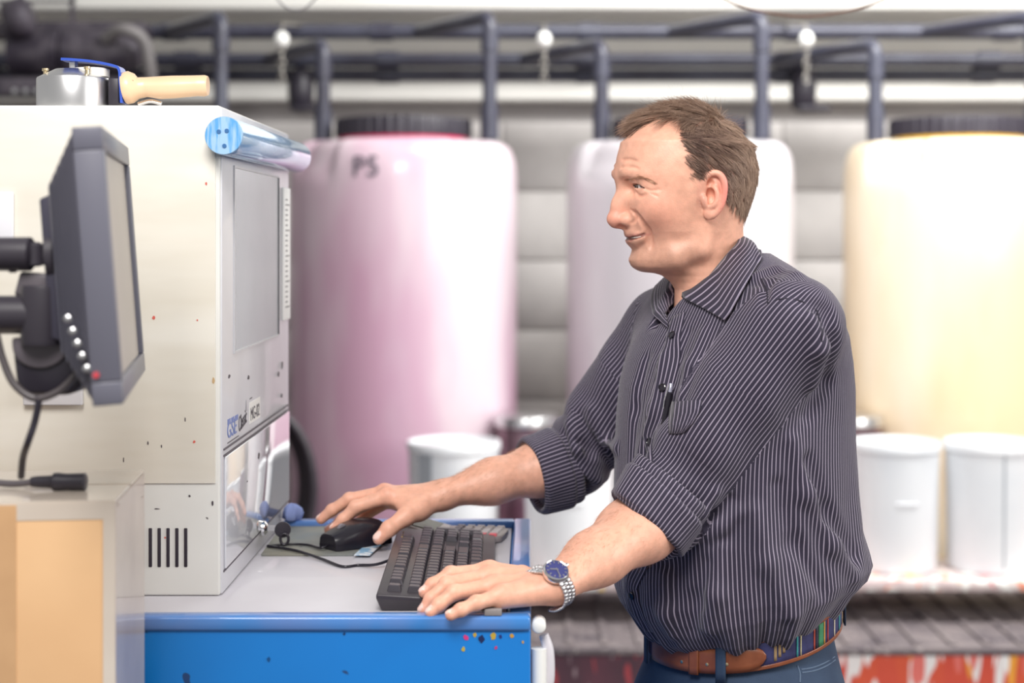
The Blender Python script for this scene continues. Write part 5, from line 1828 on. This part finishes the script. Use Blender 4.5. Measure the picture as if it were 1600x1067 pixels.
# neck opening
shirt.s(ell(H(-0.036, 0, -0.105), (0.060, 0.064, 0.060), HR), 0.010)
shirt.chain([H(0.012, 0, -0.150), H(0.045, -0.004, -0.178)], [0.028, 0.012], 0.012, 's')
base_shirt = Field()
base_shirt.ops = list(shirt.ops)


def fold(px, r, k, inward=0.0, mode='u', far=False):
    """a crease or ridge laid along the cloth where the photograph shows it"""
    pts = []
    for u, v in px:
        p = base_shirt.hit(u, v)
        n = base_shirt.normal(p)
        pts.append(p + n * inward)
    rr = [r * s for s in np.interp(np.linspace(0, 1, len(pts)), [0, 0.25, 0.75, 1], [0.45, 1, 1, 0.4])]
    shirt.chain(pts, rr, k, mode)


# ridges (u) and creases (s)
fold([(1255, 470), (1290, 490), (1300, 540), (1290, 600), (1262, 650)], 0.007, 0.02, 0.001, 's')
fold([(1268, 500), (1282, 545), (1270, 600)], 0.006, 0.02, 0.0)
fold([(1240, 690), (1262, 770), (1300, 850), (1335, 900)], 0.006, 0.022, 0.0)
fold([(1215, 760), (1240, 850), (1285, 925)], 0.005, 0.02, 0.001, 's')
fold([(1180, 800), (1200, 880), (1235, 960)], 0.006, 0.022, 0.0)
fold([(1262, 720), (1290, 800), (1335, 870)], 0.005, 0.02, 0.001, 's')
fold([(1130, 860), (1120, 930), (1110, 985)], 0.006, 0.022, 0.0)
fold([(1100, 880), (1085, 940), (1082, 985)], 0.005, 0.02, 0.001, 's')
fold([(1040, 900), (1040, 960), (1050, 990)], 0.005, 0.02, 0.0)
fold([(1040, 560), (1022, 640), (1000, 720)], 0.005, 0.02, 0.0)
fold([(1010, 560), (992, 640), (985, 720)], 0.005, 0.018, 0.001, 's')
fold([(1075, 520), (1058, 560), (1050, 600)], 0.004, 0.014, 0.001, 's')
fold([(1100, 520), (1082, 570), (1066, 620)], 0.005, 0.018, 0.0)
fold([(1185, 430), (1215, 425), (1245, 430)], 0.005, 0.018, 0.0)
fold([(1165, 440), (1200, 440), (1195, 470)], 0.004, 0.014, 0.001, 's')
# sleeve wrinkles at the elbows
fold([(1118, 770), (1095, 800), (1070, 822)], 0.006, 0.016, 0.0)
fold([(1140, 780), (1112, 805), (1085, 832)], 0.005, 0.012, 0.001, 's')
fold([(1155, 800), (1125, 822), (1095, 840)], 0.006, 0.016, 0.0)
fold([(905, 650), (925, 690), (955, 730)], 0.006, 0.014, 0.001, 's')
fold([(890, 662), (905, 700), (935, 750)], 0.006, 0.018, 0.001)
fold([(880, 675), (890, 715), (915, 765)], 0.005, 0.012, 0.001, 's')
fold([(925, 640), (950, 690), (965, 700)], 0.006, 0.018, 0.001)
fold([(950, 700), (925, 705), (905, 690)], 0.005, 0.014, 0.001, 's')

SV, ST_, SQ = polygonize(shirt, (-0.06, 1.90, 0.99), (0.56, 2.62, 1.66), 0.0026)
fc = SV[SQ].mean(1)
cls = np.zeros(len(fc), int)
for i, nm in enumerate(('L', 'R'), 1):
    t, d, ang = arm_coord(fc, ARM[nm])
    r = np.interp(np.clip(t, 0, 4), np.arange(5), SRAD[nm])
    th, F_, L_, a_, b_ = torso_angle(fc)
    S_ = SL if nm == 'L' else SR
    ax_ = ARM[nm][1] - ARM[nm][0]
    ax_ = ax_ / np.linalg.norm(ax_)
    # armhole seam: a plane across the shoulder point
    outw = (TL if nm == 'L' else -TL)
    pl_n = outw * 0.80 + ax_ * 0.60
    pl_n /= np.linalg.norm(pl_n)
    dpl = (fc - (S_ + outw * -0.012)) @ pl_n
    qq = np.sqrt((F_ / a_) ** 2 + (L_ / b_) ** 2) + 1e-5
    tor = (qq - 1) / (np.sqrt((F_ / a_ ** 2) ** 2 + (L_ / b_ ** 2) ** 2) / qq + 1e-4)
    cls[((d - r) < tor - 0.002) & (dpl > 0)] = i
SP = 0.0059


def stripes(V, reg):
    if reg == 0:
        th, F_, L_, a_, b_ = torso_angle(V)
        per = 0.178 * th
        # yoke: over the shoulders the stripes run front to back
        sh_ = sm(V[:, 2], 1.475, 1.50)
        return per
    nm = 'LR'[reg - 1]
    t, d, ang = arm_coord(V, ARM[nm])
    return ang * 0.061


def shirt_mat(name):
    m = bpy.data.materials.new(name)
    m.use_nodes = True
    nt = m.node_tree
    b = nt.nodes['Principled BSDF']
    at = nt.nodes.new('ShaderNodeAttribute')
    at.attribute_name = 'stripe'
    dv = nt.nodes.new('ShaderNodeMath')
    dv.operation = 'DIVIDE'
    dv.inputs[1].default_value = SP
    nt.links.new(at.outputs['Fac'], dv.inputs[0])
    fr_ = nt.nodes.new('ShaderNodeMath')
    fr_.operation = 'PINGPONG'
    fr_.inputs[1].default_value = 0.5
    nt.links.new(dv.outputs[0], fr_.inputs[0])
    mr = nt.nodes.new('ShaderNodeMapRange')
    mr.interpolation_type = 'SMOOTHSTEP'
    mr.inputs[1].default_value, mr.inputs[2].default_value = 0.075, 0.15
    mr.inputs[3].default_value, mr.inputs[4].default_value = 1.0, 0.0
    nt.links.new(fr_.outputs[0], mr.inputs[0])
    mx = nt.nodes.new('ShaderNodeMix')
    mx.data_type = 'RGBA'
    mx.inputs[6].default_value = (*lin((50, 45, 62)), 1)
    mx.inputs[7].default_value = (*lin((158, 148, 166)), 1)
    nt.links.new(mr.outputs[0], mx.inputs[0])
    nt.links.new(mx.outputs[2], b.inputs['Base Color'])
    b.inputs['Roughness'].default_value = 0.72
    b.inputs['Specular IOR Level'].default_value = 0.25
    b.inputs['Sheen Weight'].default_value = 0.15
    tc = nt.nodes.new('ShaderNodeTexCoord')
    n = nt.nodes.new('ShaderNodeTexNoise')
    n.inputs['Scale'].default_value = 35
    n.inputs['Detail'].default_value = 4
    nt.links.new(tc.outputs['Object'], n.inputs['Vector'])
    bp = nt.nodes.new('ShaderNodeBump')
    bp.inputs['Strength'].default_value = 0.25
    bp.inputs['Distance'].default_value = 0.004
    nt.links.new(n.outputs[0], bp.inputs['Height'])
    nt.links.new(bp.outputs[0], b.inputs['Normal'])
    return m


m_shirt = shirt_mat('dark_pinstriped_cotton')
parts_ = {}
for reg, nm in ((0, 'shirt'), (1, 'sleeve'), (2, 'sleeve')):
    v_, q_, used = submesh(SV, SQ, cls == reg)
    st_ = stripes(v_, reg)
    par = man if reg == 0 else parts_[0]
    parts_[reg] = np_mesh(nm, v_, q_, m_shirt, par, {'stripe': st_})
shirt_o = parts_[0]


def cloth_grid(name, rows, stripe, m, par, thick=0.0022, closed=False):
    """grid of points (rows x cols) with thickness; stripe per point"""
    G = np.array(rows, float)
    nr, nc = G.shape[:2]
    du = np.roll(G, -1, 1) - np.roll(G, 1, 1) if closed else np.gradient(G, axis=1)
    dv = np.gradient(G, axis=0)
    n = np.cross(du, dv)
    n /= np.linalg.norm(n, axis=-1, keepdims=True) + 1e-9
    V = np.concatenate([(G + n * thick / 2).reshape(-1, 3), (G - n * thick / 2).reshape(-1, 3)])
    q = []
    N = nr * nc
    cc = nc if closed else nc - 1
    for i in range(nr - 1):
        for j in range(cc):
            a, b_, c, d = i * nc + j, i * nc + (j + 1) % nc, (i + 1) * nc + (j + 1) % nc, (i + 1) * nc + j
            q += [(a, b_, c, d), (N + d, N + c, N + b_, N + a)]
    for j in range(cc):
        j2 = (j + 1) % nc
        q += [(j, N + j, N + j2, j2), ((nr - 1) * nc + j2, N + (nr - 1) * nc + j2, N + (nr - 1) * nc + j, (nr - 1) * nc + j)]
    if not closed:
        for i in range(nr - 1):
            q += [(i * nc, (i + 1) * nc, N + (i + 1) * nc, N + i * nc), (i * nc + nc - 1, N + i * nc + nc - 1, N + (i + 1) * nc + nc - 1, (i + 1) * nc + nc - 1)]
    s = np.asarray(stripe, float).reshape(-1)
    return np_mesh(name, V, np.array(q, np.int32), m, par, {'stripe': np.concatenate([s, s])}, flip=False)


# rolled cuffs: two overlapping turns of cloth round each elbow
for nm, sl_, axE in (('L', parts_[1], ARM['L']), ('R', parts_[2], ARM['R'])):
    C_ = axE[-1]
    ax_ = (axE[-1] - axE[-2])
    ax_ = ax_ / np.linalg.norm(ax_)
    if nm == 'R':
        ax_ = ax_ * 0.85 + np.array([-0.30, 0, -0.08]); ax_ /= np.linalg.norm(ax_)
    if nm == 'L':
        ax_ = np.array([-0.60, -0.22, -0.77]); ax_ /= np.linalg.norm(ax_)
    e1 = np.cross(ax_, [0, 1, 0]); e1 /= np.linalg.norm(e1)
    e2 = np.cross(ax_, e1)
    ph = 0.4 if nm == 'L' else 1.9
    for turn, (s0, s1, r0, r1) in enumerate(((-0.056, 0.004, 0.0605, 0.0575), (-0.036, 0.006, 0.0630, 0.0600))):
        rows, stp = [], []
        prof = [(s0, -0.0045), (s0 - 0.0015, -0.001)] + [(s0 + (s1 - s0) * t, 0.0) for t in np.linspace(0.03, 0.95, 9)] + [(s1 + 0.0005, -0.002), (s1 - 0.001, -0.006), (s1 - 0.02, -0.009)]
        for s, dr in prof:
            t = (s - s0) / (s1 - s0)
            row_, rs_ = [], []
            for k in range(72):
                a = 2 * math.pi * k / 72
                r = r0 + (r1 - r0) * t + dr + 0.0016 * math.sin(3 * a + ph + 40 * s) + 0.0010 * math.sin(7 * a + ph * 2 + turn)
                sk = 0.006 * math.sin(a + ph + turn)
                row_.append(C_ + ax_ * (s + sk) + (e1 * math.cos(a) + e2 * math.sin(a)) * r)
                rs_.append(a * 0.0615)
            rows.append(row_)
            stp.append(rs_)
        # split the ring so the stripe count closes without a smear
        rows = [r + [r[0]] for r in rows]
        stp = [r + [2 * math.pi * 0.0615] for r in stp]
        cloth_grid('cuff', rows[::-1], stp[::-1], m_shirt, sl_, 0.0024)


# collar: two flaps folded over a neck band
CO = H(-0.035, 0, -0.15)
CYAW = math.radians(13)
TFc = np.array([-math.cos(CYAW), -math.sin(CYAW), 0.0])
TLc = np.array([math.sin(CYAW), -math.cos(CYAW), 0.0])


def tloc(p):
    p = np.asarray(p) - CO
    return np.array([p @ TFc, p @ TLc, p[2]])


def tw(q):
    return CO + TFc * q[0] + TLc * q[1] + np.array([0, 0, q[2]])


neckf = Field()
neckf.u(Prim(head_loft, H(0, 0, -0.09), 0.24))
Apx = [(1074, 474), (1090, 455), (1106, 435), (1122, 415), (1138, 396), (1152, 380), (1163, 369)]
Bpx = [(1131, 500), (1140, 488), (1150, 470), (1161, 450), (1173, 430), (1183, 413), (1190, 400)]
A3, B3 = [], []
for i, ((u, v), (u2, v2)) in enumerate(zip(Apx, Bpx)):
    pa = neckf.hit(u, v, off=0.006)
    pb = base_shirt.hit(u2, v2, off=0.006)
    A3.append(tloc(pa))
    B3.append(tloc(pb))
A3, B3 = np.array(A3), np.array(B3)
# close the ring at the nape: on the centre plane
A3[-1] = (A3[-1][0], max(A3[-1][1] * 0.4, 0.01), A3[-1][2])
A_back = np.array([A3[-1][0] - 0.006, 0.0, A3[-1][2] + 0.003])
B_back = np.array([min(B3[-1][0] - 0.02, A_back[0] - 0.018), 0.0, A_back[2] - 0.040])
A3 = np.vstack([A3, A_back])
B3 = np.vstack([B3, B_back])
def dens(C, n=40):
    return np.array([[*v] for v in catmull([Vector(c) for c in C], 6)])
Ad, Bd = dens(A3), dens(B3)
cum = np.concatenate([[0], np.cumsum(np.linalg.norm(np.diff((Ad + Bd) / 2, axis=0), axis=1))])
def clear(pts, gap):
    """lift points off the shirt"""
    pts = np.array(pts, float)
    for _ in range(3):
        d = base_shirt(pts)
        n = np.stack([base_shirt(pts + np.eye(3)[i] * 0.0015) - base_shirt(pts - np.eye(3)[i] * 0.0015) for i in range(3)], 1)
        n /= np.linalg.norm(n, axis=1, keepdims=True) + 1e-9
        pts = pts + n * np.maximum(gap - d, 0)[:, None]
    return pts


Bfar = [tloc(base_shirt.hit(u, v, off=0.006)) for u, v in ((1043, 511), (1031, 501), (1020, 489))]
Bfar = np.vstack([Bfar, (Bd[0] * np.array([1, -1, 1]) * 0.3 + Bfar[-1] * 0.7 + [-0.012, -0.010, 0.012]), B3[3:] * np.array([1, -1, 1])])
Bfd = dens(Bfar)
Bfd = np.array([[np.interp(x, np.linspace(0, 1, len(Bfd)), Bfd[:, i]) for i in range(3)] for x in np.linspace(0, 1, len(Ad))])
for s in (1, -1):
    rows, stp = [], []
    for t in np.linspace(0, 1, 12):
        r_ = []
        for i, (a, b_) in enumerate(zip(Ad, Bd if s > 0 else Bfd)):
            a = a * np.array([1, s, 1])
            bulge = 0.010 * math.sin(math.pi * min(1, t * 1.15)) * (1 - t * 0.5)
            c = (a + b_) / 2
            out = np.array([c[0], c[1], 0.0])
            out /= np.linalg.norm(out) + 1e-9
            q = a * (1 - t) + b_ * t + out * bulge + np.array([0, 0, 0.003 * math.sin(math.pi * t)])
            r_.append(tw(q))
        rows.append(clear(r_, 0.004))
        stp.append([0.003 + t * 0.050] * len(r_))
    cloth_grid('collar', rows if s > 0 else rows[::-1], stp if s > 0 else stp[::-1], m_shirt, shirt_o, 0.0026)
# neck band under the flaps
rows, stp = [], []
for t in np.linspace(0, 1, 5):
    r_ = []
    for s, seq in ((1, Ad), (-1, Ad[::-1][1:])):
        for a in seq:
            q = a.copy()
            out = np.array([a[0], a[1], 0]); out /= np.linalg.norm(out) + 1e-9
            q = q + out * 0.002 * (1 - t) + np.array([0, 0, -0.034 * t]) + out * 0.004 * t
            r_.append(tw(q * np.array([1, s, 1])))
    rows.append(r_)
    stp.append(list(np.arange(len(r_)) * 0.004))
cloth_grid('collar_band', rows, stp, m_shirt, shirt_o, 0.002)

# yoke and armhole seams
for px_ in ([(1200, 474), (1222, 467), (1250, 470), (1277, 486)], [(1190, 436), (1198, 455), (1200, 474)], [(1277, 486), (1284, 520), (1282, 560)]):
    q = [Vector(shirt.hit(u, v) + shirt.normal(shirt.hit(u, v)) * 0.0002) for u, v in px_]
    tube('seam', q, 0.0011, mat('dark_seam_thread', lin((40, 36, 50)), 0.8), shirt_o, smooth_path=6, seg=6)
# placket, buttons, pocket, pen
m_btn = mat('black_button', lin((34, 30, 40)), 0.18, coat=0.5)
PKT = [(1061, 492), (1052, 526), (1045, 565), (1037, 606), (1028, 647), (1018, 690), (1008, 735), (1000, 790), (994, 850), (990, 905), (990, 932), (998, 960), (1010, 985)]
pp = [(shirt.hit(u, v), shirt.normal(shirt.hit(u, v))) for u, v in PKT]
cen = catmull([Vector(p) for p, n in pp], 5)
nrm = catmull([Vector(n) for p, n in pp], 5)
rows, stp = [], []
for c, n in zip(cen, nrm):
    i = cen.index(c)
    d = (cen[min(i + 1, len(cen) - 1)] - cen[max(i - 1, 0)]).normalized()
    sd = d.cross(n).normalized()
    r_ = []
    for k in np.linspace(-1, 1, 9):
        p = c + sd * (0.0145 * k)
        dd = float(shirt(np.array([p]))[0])
        nn = n.normalized()
        r_.append(np.array(p - nn * dd + nn * (0.0016 if abs(k) < 0.95 else 0.0004)))
    rows.append(r_)
    stp.append([0.0145 * k for k in np.linspace(-1, 1, 9)])
cloth_grid('placket', rows, stp, m_shirt, shirt_o, 0.0016)
for u, v in ((1053, 525), (1037, 606), (1018, 690), (990, 930)):
    p = shirt.hit(u, v)
    n = shirt.normal(p)
    bt = lathe('button', [(0.0048, 0.0005), (0.0056, 0.0016), (0.0054, 0.0034), (0.0040, 0.0040), (0.0034, 0.0030), (0.0004, 0.0028)], p + n * 0.0018, m_btn, shirt_o, seg=20, axis=n, smooth=50)
pk = [(1049, 628), (1096, 626), (1100, 680), (1060, 690), (1046, 684)]
PK = [[(1051, 628), (1062, 627.5), (1074, 627), (1086, 626.5), (1098, 626)], [(1048, 645), (1060, 645), (1072, 645), (1084, 645), (1094, 645)], [(1047, 662), (1057, 662), (1067, 662), (1077, 662), (1085, 661)], [(1047, 678), (1054, 678), (1061, 678), (1067, 677), (1072, 675)]]
rows, stp = [], []
for r0 in PK:
    r_ = []
    for u, v in r0:
        p = shirt.hit(u, v)
        n = shirt.normal(p)
        r_.append(p + n * 0.0022)
    rows.append(r_)
    stp.append([k * 0.0115 + 0.003 for k in range(5)])
cloth_grid('pocket', rows, stp, m_shirt, shirt_o, 0.0018)
p0 = shirt.hit(1051, 628); n0_ = shirt.normal(p0)
p1 = P(1055.5, 602, p0[1] + 0.0) 
pd = Vector(p1) - Vector(p0)
pen = thing('ballpoint_pen', 'black pen with silver clip in the shirt pocket', 'pen', tuple(p0))
b0_ = Vector(p0) + Vector(n0_) * 0.007
up_ = (Vector(P(1054.5, 608, p0[1])) - Vector(p0)).normalized()
tube('pen_barrel', [b0_ - up_ * 0.05, b0_ - up_ * 0.004, b0_ + up_ * 0.010, b0_ + up_ * 0.0115], [0.0042, 0.0045, 0.0046, 0.003], m_blackgloss, pen, seg=16)
tube('pen_cap', [b0_ + up_ * 0.010, b0_ + up_ * 0.022, b0_ + up_ * 0.023], [0.0030, 0.0030, 0.002], mat('silver_clip', lin((196, 196, 214)), 0.2, 0.6), pen, seg=12)
tube('clip', [b0_ + up_ * 0.020 + Vector(n0_) * 0.003, b0_ + up_ * 0.0 + Vector(n0_) * 0.0062, b0_ - up_ * 0.012 + Vector(n0_) * 0.0055], 0.0011, m_chrome, pen, seg=8)

# ================================================================ trousers, belt, shoes
m_jean = mat('navy_cotton_twill', lin((46, 66, 92)), 0.75, var=(lin((38, 56, 82)), 26, 0.2), bump=(700, 0.15))
PELV = P(1160, 1040, KD)
trs = Field()


def hips(p):
    z = p[..., 2]
    x, y = p[..., 0] - PELV[0], p[..., 1] - PELV[1]
    F_ = x * TF[0] + y * TF[1]
    L_ = x * TL[0] + y * TL[1]
    a = np.interp(z, [0.86, 0.93, 1.0, 1.03, 1.06], [0.148, 0.143, 0.126, 0.119, 0.113]).astype(np.float32)
    b_ = np.interp(z, [0.86, 0.93, 1.0, 1.03, 1.06], [0.180, 0.174, 0.152, 0.144, 0.138]).astype(np.float32)
    q = np.sqrt((F_ / a) ** 2 + (L_ / b_) ** 2) + 1e-5
    g = np.sqrt((F_ / a ** 2) ** 2 + (L_ / b_ ** 2) ** 2) / q + 1e-4
    d = (q - 1) / g
    return np.maximum(np.maximum(d, z - (BELT_C + 0.014 - 0.235 * F_)), 0.84 - z)


trs.u(Prim(hips, PELV, 0.35))
hip = lambda l, f, z: PELV * [1, 1, 0] + TL * l + TF * f + np.array([0, 0, z])
for s in (1, -1):
    trs.chain([hip(s * 0.085, 0.01, 0.90), hip(s * 0.10, 0.03, 0.52), hip(s * 0.10, -0.01, 0.09)], [0.098, 0.075, 0.062], 0.05)
TV, TT, TQ = polygonize(trs, (0.05, 1.95, 0.02), (0.56, 2.52, 1.09), 0.004)
tro = np_mesh('trousers', TV, TQ, m_jean, man)
for s in (1, -1):
    sh = Field()
    sh.chain([hip(s * 0.10, -0.03, 0.040), hip(s * 0.10, 0.06, 0.038), hip(s * 0.10, 0.15, 0.030)], [0.040, 0.042, 0.030], 0.02)
    v_, t_, q_ = polygonize(sh, hip(s * 0.10, 0.06, 0.04) - 0.2, hip(s * 0.10, 0.06, 0.04) + 0.2, 0.006)
    np_mesh('shoe', v_, q_, mat('dark_leather', lin((58, 46, 44)), 0.4), man)

# belt: leather edged woven strap following the waist, dipping to the front
m_leather = mat('brown_belt_leather', lin((146, 84, 54)), 0.38, var=(lin((120, 64, 40)), 30, 0.15), coat=0.2)
m_woven = mat('navy_woven_band', lin((52, 54, 100)), 0.7, var=(lin((44, 44, 84)), 60, 0.1))


def waist(a, h_, out):
    """point round the belt: a = angle (0 front, +90 deg his left), h_ = height on the strap"""
    x, y = math.cos(a), math.sin(a)
    F_, L_ = x * 0.1225, y * 0.1475
    n = np.array([x / 0.1225, y / 0.1475]); n /= np.linalg.norm(n)
    F_, L_ = F_ + n[0] * out, L_ + n[1] * out
    z = BELT_C - 0.235 * F_ + h_
    return PELV * [1, 1, 0] + TF * F_ + TL * L_ + np.array([0, 0, z])


belt = None


def band(name, a0, a1, h0, h1, out, th, m, par, n=40, taper=0.0):
    rows = []
    for h_ in np.linspace(h0, h1, 5):
        r_ = []
        for k in range(n):
            t = k / (n - 1)
            a = a0 + (a1 - a0) * t
            hh2 = h_
            if taper:
                c = (h0 + h1) / 2
                e = max(0.0, (t - (1 - taper)) / taper)
                hh2 = c + (h_ - c) * math.sqrt(max(0.02, 1 - e * e))
            r_.append(waist(a, hh2, out))
        rows.append(r_)
    return cloth_grid(name, rows, np.zeros((5, n)), m, par, th)


belt = band('belt', math.radians(-172), math.radians(188), -0.0185, 0.0185, 0.004, 0.003, m_woven, man, 120)
band('belt_edging', math.radians(10), math.radians(186), -0.0200, -0.0150, 0.0056, 0.0016, m_leather, belt, 80)
band('belt_edging', math.radians(10), math.radians(186), 0.0155, 0.0200, 0.0056, 0.0016, m_leather, belt, 80)
band('leather_tongue', math.radians(-8), math.radians(68), -0.0185, 0.0135, 0.0078, 0.0034, m_leather, belt, 44, taper=0.16)
band('keeper', math.radians(25), math.radians(31), -0.0205, 0.0165, 0.0105, 0.002, m_leather, belt, 6)
for a in (20, 36, 47):
    p = waist(math.radians(a), -0.006, 0.0098)
    lathe('eyelet', [(0.0022, -0.001), (0.0022, 0.0005), (0.0006, 0.0008)], p, m_brass, belt, seg=10, axis=tuple(p - PELV * [1, 1, 0] - [0, 0, p[2]]))
cols = [lin((60, 150, 150)), lin((200, 190, 150)), lin((170, 70, 56)), lin((40, 40, 60)), lin((60, 130, 90)), lin((200, 150, 70)), lin((170, 60, 60)), lin((220, 210, 190))]
for k, (a0, a1) in enumerate(((86, 87), (88.5, 89.2), (98, 99), (99.6, 101.5), (102, 106), (106.6, 107.6), (110, 111), (118, 119), (126, 128), (136, 137), (140, 146), (148, 149), (160, 163), (165, 172))):
    band('woven_stripe', math.radians(a0), math.radians(a1), -0.0148, 0.0148, 0.0060, 0.0008, mat('woven_%d' % (k % 8), cols[k % 8], 0.7), belt, 4)
for k, a in enumerate((72.5, 75, 77.5)):
    band('woven_motif', math.radians(a), math.radians(a + 1.6), -0.012 + 0.004 * k, 0.012, 0.0060, 0.0008, mat('woven_ochre', lin((150, 124, 90)), 0.7), belt, 4)
for a in (41, 148, -20):
    band('belt_loop', math.radians(a), math.radians(a + 5.5), -0.030, 0.024, 0.0108, 0.0022, m_jean, tro, 5)
# pocket seams
def seam(pts, r=0.0011, m=None):
    q = []
    for u, v in pts:
        q.append(Vector(trs.hit(u, v, 1.9, 2.6)))
    tube('seam', q, r, m or mat('pale_thread', lin((86, 104, 128)), 0.7), tro, smooth_path=6, seg=6)
seam([(1246, 1040), (1250, 1052), (1250, 1066)])
seam([(1252, 1046), (1270, 1043), (1288, 1036), (1304, 1026)])
seam([(1253, 1051), (1272, 1048), (1290, 1041), (1305, 1031)])
# ================================================================ wristwatch on the near wrist
wax = (WL - EL) / np.linalg.norm(WL - EL)
wc = WL + wax * 0.009
fn = np.array([-0.30, -0.87, 0.36]); fn -= wax * (fn @ wax); fn /= np.linalg.norm(fn)
wsd = np.cross(wax, fn)
ts = np.linspace(0.005, 0.06, 200)
face_p = wc + fn * ts[np.argmax(body(wc + ts[:, None] * fn) > 0.0)]
wt = thing('wristwatch', 'steel wristwatch with blue dial on the near wrist', 'watch', tuple(face_p))
o_ = face_p + fn * 0.002
pr = [(0.0145, -0.004), (0.0163, -0.001), (0.0168, 0.003), (0.0160, 0.0055), (0.0146, 0.0068), (0.0139, 0.0064), (0.0138, 0.0050), (0.0005, 0.0048)]
lathe('case', pr, o_, m_chrome, wt, seg=40, axis=fn, smooth=40)
dial = lathe('dial', [(0.0139, 0.0055), (0.0136, 0.0060), (0.0004, 0.0060)], o_, mat('blue_dial', lin((58, 62, 118)), 0.45), wt, seg=36, axis=fn)
X1, Y1_ = Vector(wsd), Vector(wax)
for k in range(12):
    a = k * math.pi / 6
    d_ = X1 * math.cos(a) + Y1_ * math.sin(a)
    t_ = X1 * -math.sin(a) + Y1_ * math.cos(a)
    box('hour_mark', (-0.0007, 0.0100, 0.0058), (0.0007, 0.0128, 0.0067), m_steel, dial, M4=basis(o_, t_, d_, Vector(fn)))
for ln_, a, w_ in ((0.0085, 0.9, 0.0008), (0.0115, 2.7, 0.0006)):
    d_ = X1 * math.cos(a) + Y1_ * math.sin(a)
    t_ = X1 * -math.sin(a) + Y1_ * math.cos(a)
    box('hand', (-w_, -0.002, 0.0064), (w_, ln_, 0.0070), m_steel, dial, M4=basis(o_, t_, d_, Vector(fn)))
lathe('crown', [(0.0022, 0.018), (0.0024, 0.0185), (0.0024, 0.0215), (0.0016, 0.022)], o_ + fn * 0.001, m_chrome, wt, seg=14, axis=tuple(-wax))
# bracelet: rows of links wrapped round the wrist, following the skin
m_link = [m_steel, m_chrome]
for i in range(-15, 16):
    if abs(i) < 2:
        continue
    a = i * 0.155 + (0.22 if i > 0 else -0.22)
    dr_ = fn * math.cos(a) + wsd * math.sin(a)
    # march out from the wrist centre to the skin
    ts = np.linspace(0.005, 0.05, 90)
    dd = body(wc + ts[:, None] * dr_)
    k = np.argmax(dd > 0.0015)
    c = wc + dr_ * min(ts[k], 0.0335)
    nn = Vector(dr_)
    tt_ = Vector(np.cross(wax, dr_))
    for j, (y0_, y1_) in enumerate(((-0.0095, -0.0034), (-0.0031, 0.0031), (0.0034, 0.0095))):
        sh_ = 0.0024 if j == 1 else 0.0
        box('link', (-0.0021 + sh_, y0_, -0.0010), (0.0021 + sh_, y1_, 0.0018), m_link[j % 2], wt, bevel=0.0006, seg=1, M4=basis(c, tt_, Vector(wax), nn))

# fine hair on the forearms
for E_, W_ in ((EL, WL), (ER, WR)):
    ax_ = (W_ - E_) / np.linalg.norm(W_ - E_)
    t = rng.random(700) * 0.8 + 0.25
    c = E_ + (W_ - E_) * t[:, None]
    dr_ = rng.normal(0, 1, (700, 3)) + np.array([0, -0.3, 0.9])
    dr_ -= ax_ * (dr_ @ ax_)[:, None]
    dr_ /= np.linalg.norm(dr_, axis=1, keepdims=True)
    lo_ = np.zeros(700)
    for r_ in np.linspace(0.01, 0.07, 61):
        lo_ = np.where((lo_ == 0) & (body(c + dr_ * r_) > 0), r_, lo_)
    ok_ = lo_ > 0
    r0 = (c + dr_ * lo_[:, None])[ok_] - dr_[ok_] * 0.001
    dd = np.tile(ax_ * 0.8, (len(r0), 1)) + rng.normal(0, 0.35, (len(r0), 3)) + np.array([0, 0, -0.35])
    dd -= dr_[ok_] * (dd * dr_[ok_]).sum(1)[:, None]
    dd /= np.linalg.norm(dd, axis=1, keepdims=True)
    strands('arm_hair', r0, dd, dr_[ok_], 0.008 + 0.006 * rng.random(len(r0)), np.full(len(r0), 0.00011), m_brow, man, curl=0.15, segs=3, lift=0.12)['kind'] = 'stuff'
